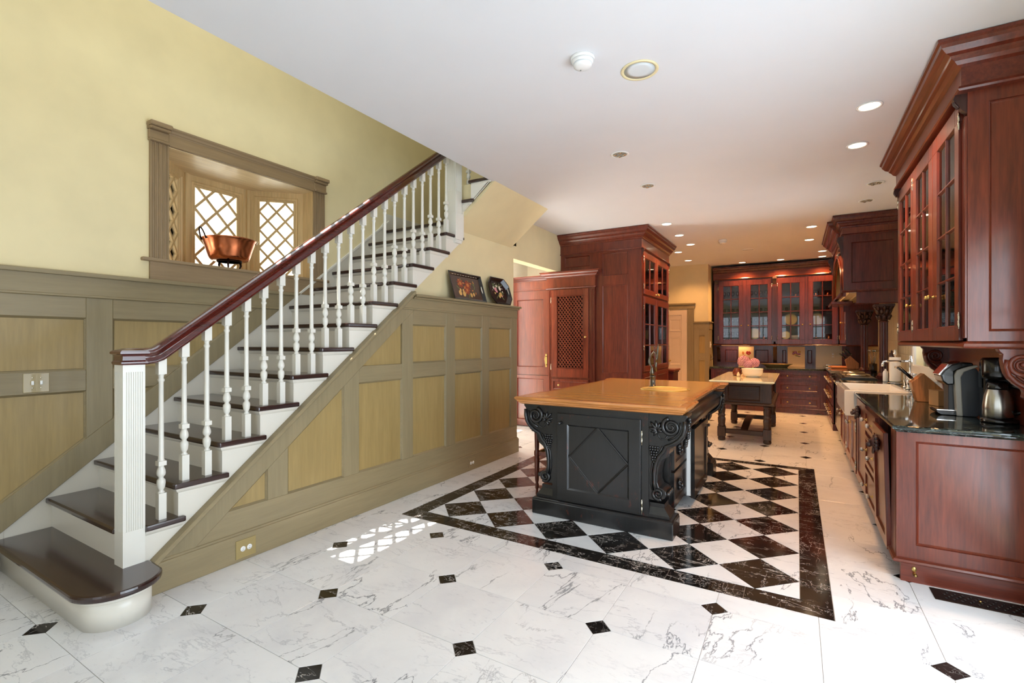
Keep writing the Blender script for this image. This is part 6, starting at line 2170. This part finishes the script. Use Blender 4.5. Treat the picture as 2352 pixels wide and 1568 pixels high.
for x, y, lb, r, mt in ((-.822, 2.906, 'round ceiling speaker with ivory rim near the camera', .112, 'plastic_ivory'), (-.753, 9.574, 'round white ceiling speaker on the far ceiling', .11, 'plastic_white')):
    o = thing('ceiling_speaker', (x, y, CZ), lb, 'speaker', 'ceiling speakers')
    put('rim', G().lathe([(r, 0), (r, -.004), (r * .97, -.007), (r * .84, -.006), (r * .82, -.002)], (x, y, CZ), 36), mt, o)
    put('grille', G().lathe([(r * .83, -.003), (r * .5, -.004), (.001, -.0045)], (x, y, CZ), 36), 'grille_white', o)

hl = thing('hall_ceiling_light', (-3.43, 5.9, CZ), 'flush white ceiling light in the hall beyond the yellow header', 'ceiling light')
put('base', G().lathe([(.09, 0), (.095, -.015), (.09, -.03)], (-3.43, 5.9, CZ), 24), 'plastic_white', hl)
put('diffuser', G().lathe([(.088, -.03), (.08, -.05), (.05, -.064), (.001, -.07)], (-3.43, 5.9, CZ), 24), 'lamp_on', hl)

# ================================================================== CROCKERY BEHIND GLASS
def lathe_mesh(name, prof, mat, seg=14):
    me = G().lathe(prof, (0, 0, 0), seg).mesh(name)
    me.materials.append(MATS[mat])
    return me


WG = lathe_mesh('wine_glass', [(.030, 0), (.030, .002), (.005, .006), (.004, .07), (.02, .085), (.032, .11), (.033, .14), (.028, .17), (.027, .17), (.031, .14), (.030, .11), (.018, .09), (.001, .08)], 'crystal', 12)
TM = lathe_mesh('tumbler', [(.001, .003), (.028, .003), (.032, .09), (.031, .09), (.027, .008), (.001, .008)], 'crystal', 12)
MG = lathe_mesh('copper_mug', [(.001, 0), (.045, 0), (.047, .005), (.047, .10), (.044, .10), (.043, .01), (.001, .01)], 'copper', 18)
PLT = lathe_mesh('plate', [(.001, .0), (.07, .0), (.085, .008), (.115, .014), (.118, .017), (.112, .018), (.08, .012), (.001, .006)], 'sage_dish', 28)
PLR = lathe_mesh('plate_rim', [(.098, .0135), (.119, .0155), (.120, .018), (.097, .0165)], 'brass', 28)


def small(name, me, loc, label, cat, group, rot=None, sc=1.0):
    o = put(name, me, None)
    o.location = loc
    if rot:
        o.rotation_euler = rot
    o.scale = (sc, sc, sc)
    return tag(o, label, cat, group)


for si, z0 in enumerate(SHV):
    for xs_, lbl in (((-1.37, -1.29, -1.20, -1.11), 'leftmost rear glazed door'), ((-.83, -.75, -.66, -.56), 'second rear glazed door')):
        if si == 0 and 'second' in lbl:
            continue
        for k, x in enumerate(xs_):
            nm = 'wine_glass' if si != 1 else 'wine_glass'
            small('wine_glass', WG if si in (0, 1, 3) else TM, (x, 11.47 + .03 * (k % 2), z0), '%s clear %s on the %s shelf behind the %s' % (('first', 'second', 'third', 'fourth')[k], 'wine glass' if si != 2 else 'tumbler', ('bottom', 'second', 'third', 'top')[si], lbl), 'glass', 'glassware in the rear cabinets')


def plate(x, z0, label, r=1.0):
    o = thing('plate', (x, 11.64, z0), label, 'plate', 'display plates in the rear cabinets')
    for nm, me in (('dish', PLT), ('rim', PLR)):
        c = put(nm, me, None, o)
        c.location = (0, -.02, .12 * r)
        c.rotation_euler = (math.radians(82), 0, 0)
        c.scale = (r, r, r)
    return o


plate(-.11, SHV[1], 'large gold-rimmed plate standing behind the third glazed door', 1.12)
plate(.36, SHV[1], 'gold-rimmed plate standing behind the rightmost glazed door', 1.1)
plate(-.79, SHV[0], 'pale green plate on the bottom shelf behind the second glazed door', 1.1)
plate(-.20, SHV[0], 'grey-green plate on the bottom shelf behind the third glazed door', .8)
for x, z0, lb in ((-.02, SHV[3], 'tall copper mug on the top shelf behind the third glazed door'), (.33, SHV[3], 'copper mug on the top shelf behind the rightmost door, left of two'), (.53, SHV[3], 'copper pot on the top shelf behind the rightmost door, right of two'), (.55, SHV[0], 'copper mug on the bottom shelf behind the rightmost door'), (-.60, SHV[0], 'copper mug on the bottom shelf behind the second door')):
    o = small('copper_mug', MG, (x, 11.50, z0), lb, 'mug', 'copper mugs in the rear cabinets', sc=1.15)
for k, (x, z0) in enumerate(((.30, SHV[2]), (.36, SHV[2]), (.53, SHV[2]), (-.18, SHV[2]), (-.02, SHV[2]))):
    small('tumbler', TM, (x, 11.48, z0), 'clear tumbler on the third shelf of the right rear cabinet, number %s from the left' % ('three', 'four', 'five', 'one', 'two')[k], 'glass', 'glassware in the rear cabinets')
o = thing('teapot', (.34, 11.5, SHV[0]), 'squat patterned teapot on the bottom shelf behind the rightmost glazed door', 'teapot')
put('body', G().lathe([(.001, 0), (.04, 0), (.06, .03), (.06, .06), (.035, .09), (.001, .095)], (.34, 11.5, SHV[0]), 18), 'copper', o)
put('lid', G().lathe([(.03, .09), (.02, .105), (.006, .11), (.01, .12), (.001, .128)], (.34, 11.5, SHV[0]), 14), 'brass', o)
put('spout', G().tube([(.395, 11.5, SHV[0] + .03), (.42, 11.5, SHV[0] + .06), (.435, 11.5, SHV[0] + .09)], [.014, .009, .007], 8), 'copper', o)
gb = put('glass_bowl', G().lathe([(.001, .0), (.05, .0), (.09, .05), (.10, .09), (.097, .09), (.085, .05), (.04, .01), (.001, .008)], (-.03, 11.48, SHV[0]), 20), 'ceramic_white')
tag(gb, 'pale bowl on the bottom shelf behind the third glazed door', 'bowl')
# tall pantry: bottles and jars
BT = lathe_mesh('bottle', [(.001, 0), (.036, 0), (.038, .01), (.038, .17), (.03, .2), (.014, .23), (.013, .29), (.016, .292), (.016, .30), (.001, .30)], 'black_lacquer', 16)
for k, (y, z0, lb) in enumerate(((7.15, 1.323, 'dark bottle on the middle shelf of the tall pantry, nearest the camera'), (7.30, 1.323, 'dark bottle on the middle shelf of the tall pantry, second from the camera'), (8.0, 1.323, 'dark bottle on the middle shelf of the tall pantry behind its far door'))):
    small('bottle', BT, (-2.05, y, z0), lb, 'bottle', 'bottles in the tall pantry', sc=.95)
for k, (y, z0, lb) in enumerate(((7.2, .962, 'white crock at the bottom of the tall pantry, nearest the camera'), (7.5, 1.652, 'white crock on the upper shelf of the tall pantry'), (7.95, .962, 'white crock at the bottom of the tall pantry behind its far door'))):
    o = thing('crock', (-2.08, y, z0), lb, 'crock', 'crocks in the tall pantry')
    put('body', G().lathe([(.001, 0), (.055, 0), (.06, .01), (.06, .12), (.05, .14), (.001, .14)], (-2.08, y, z0), 18), 'ceramic_cream', o)
    put('lid', G().lathe([(.056, .14), (.056, .15), (.01, .16), (.014, .175), (.001, .18)], (-2.08, y, z0), 18), 'stool_wood', o)
# near wall cabinet: a few pieces behind its glass
for k, (y, z0, lb) in enumerate(((3.95, 1.42, 'stack bowl on the bottom shelf behind the nearest glazed door'), (4.6, 1.42, 'bowl on the bottom shelf behind the middle glazed door of the large wall cabinet'), (5.25, 1.777, 'bowl on the second shelf behind the farthest door of the large wall cabinet'))):
    o = put('bowl', G().lathe([(.001, .0), (.045, .0), (.09, .05), (.105, .075), (.10, .075), (.085, .05), (.04, .01), (.001, .008)], (1.0, y, z0), 20), 'sage_dish')
    tag(o, lb, 'bowl', 'bowls in the large wall cabinet')
# strip light under the rear wall cabinet, behind its bottom moulding
ul = thing('strip_light', (-1.15, 11.5, 1.33), 'slim under-cabinet strip light warming the left rear panels', 'light')
put('housing', G().box(-1.45, -.85, 11.47, 11.51, 1.316, 1.334), 'plastic_white', ul)
put('tube', G().box(-1.43, -.87, 11.475, 11.505, 1.312, 1.316), 'lamp_dim', ul)
light('strip_glow', 'AREA', (-1.15, 11.49, 1.308), .9, (1, .5, .2), (0, 0, 0), .55, .03)
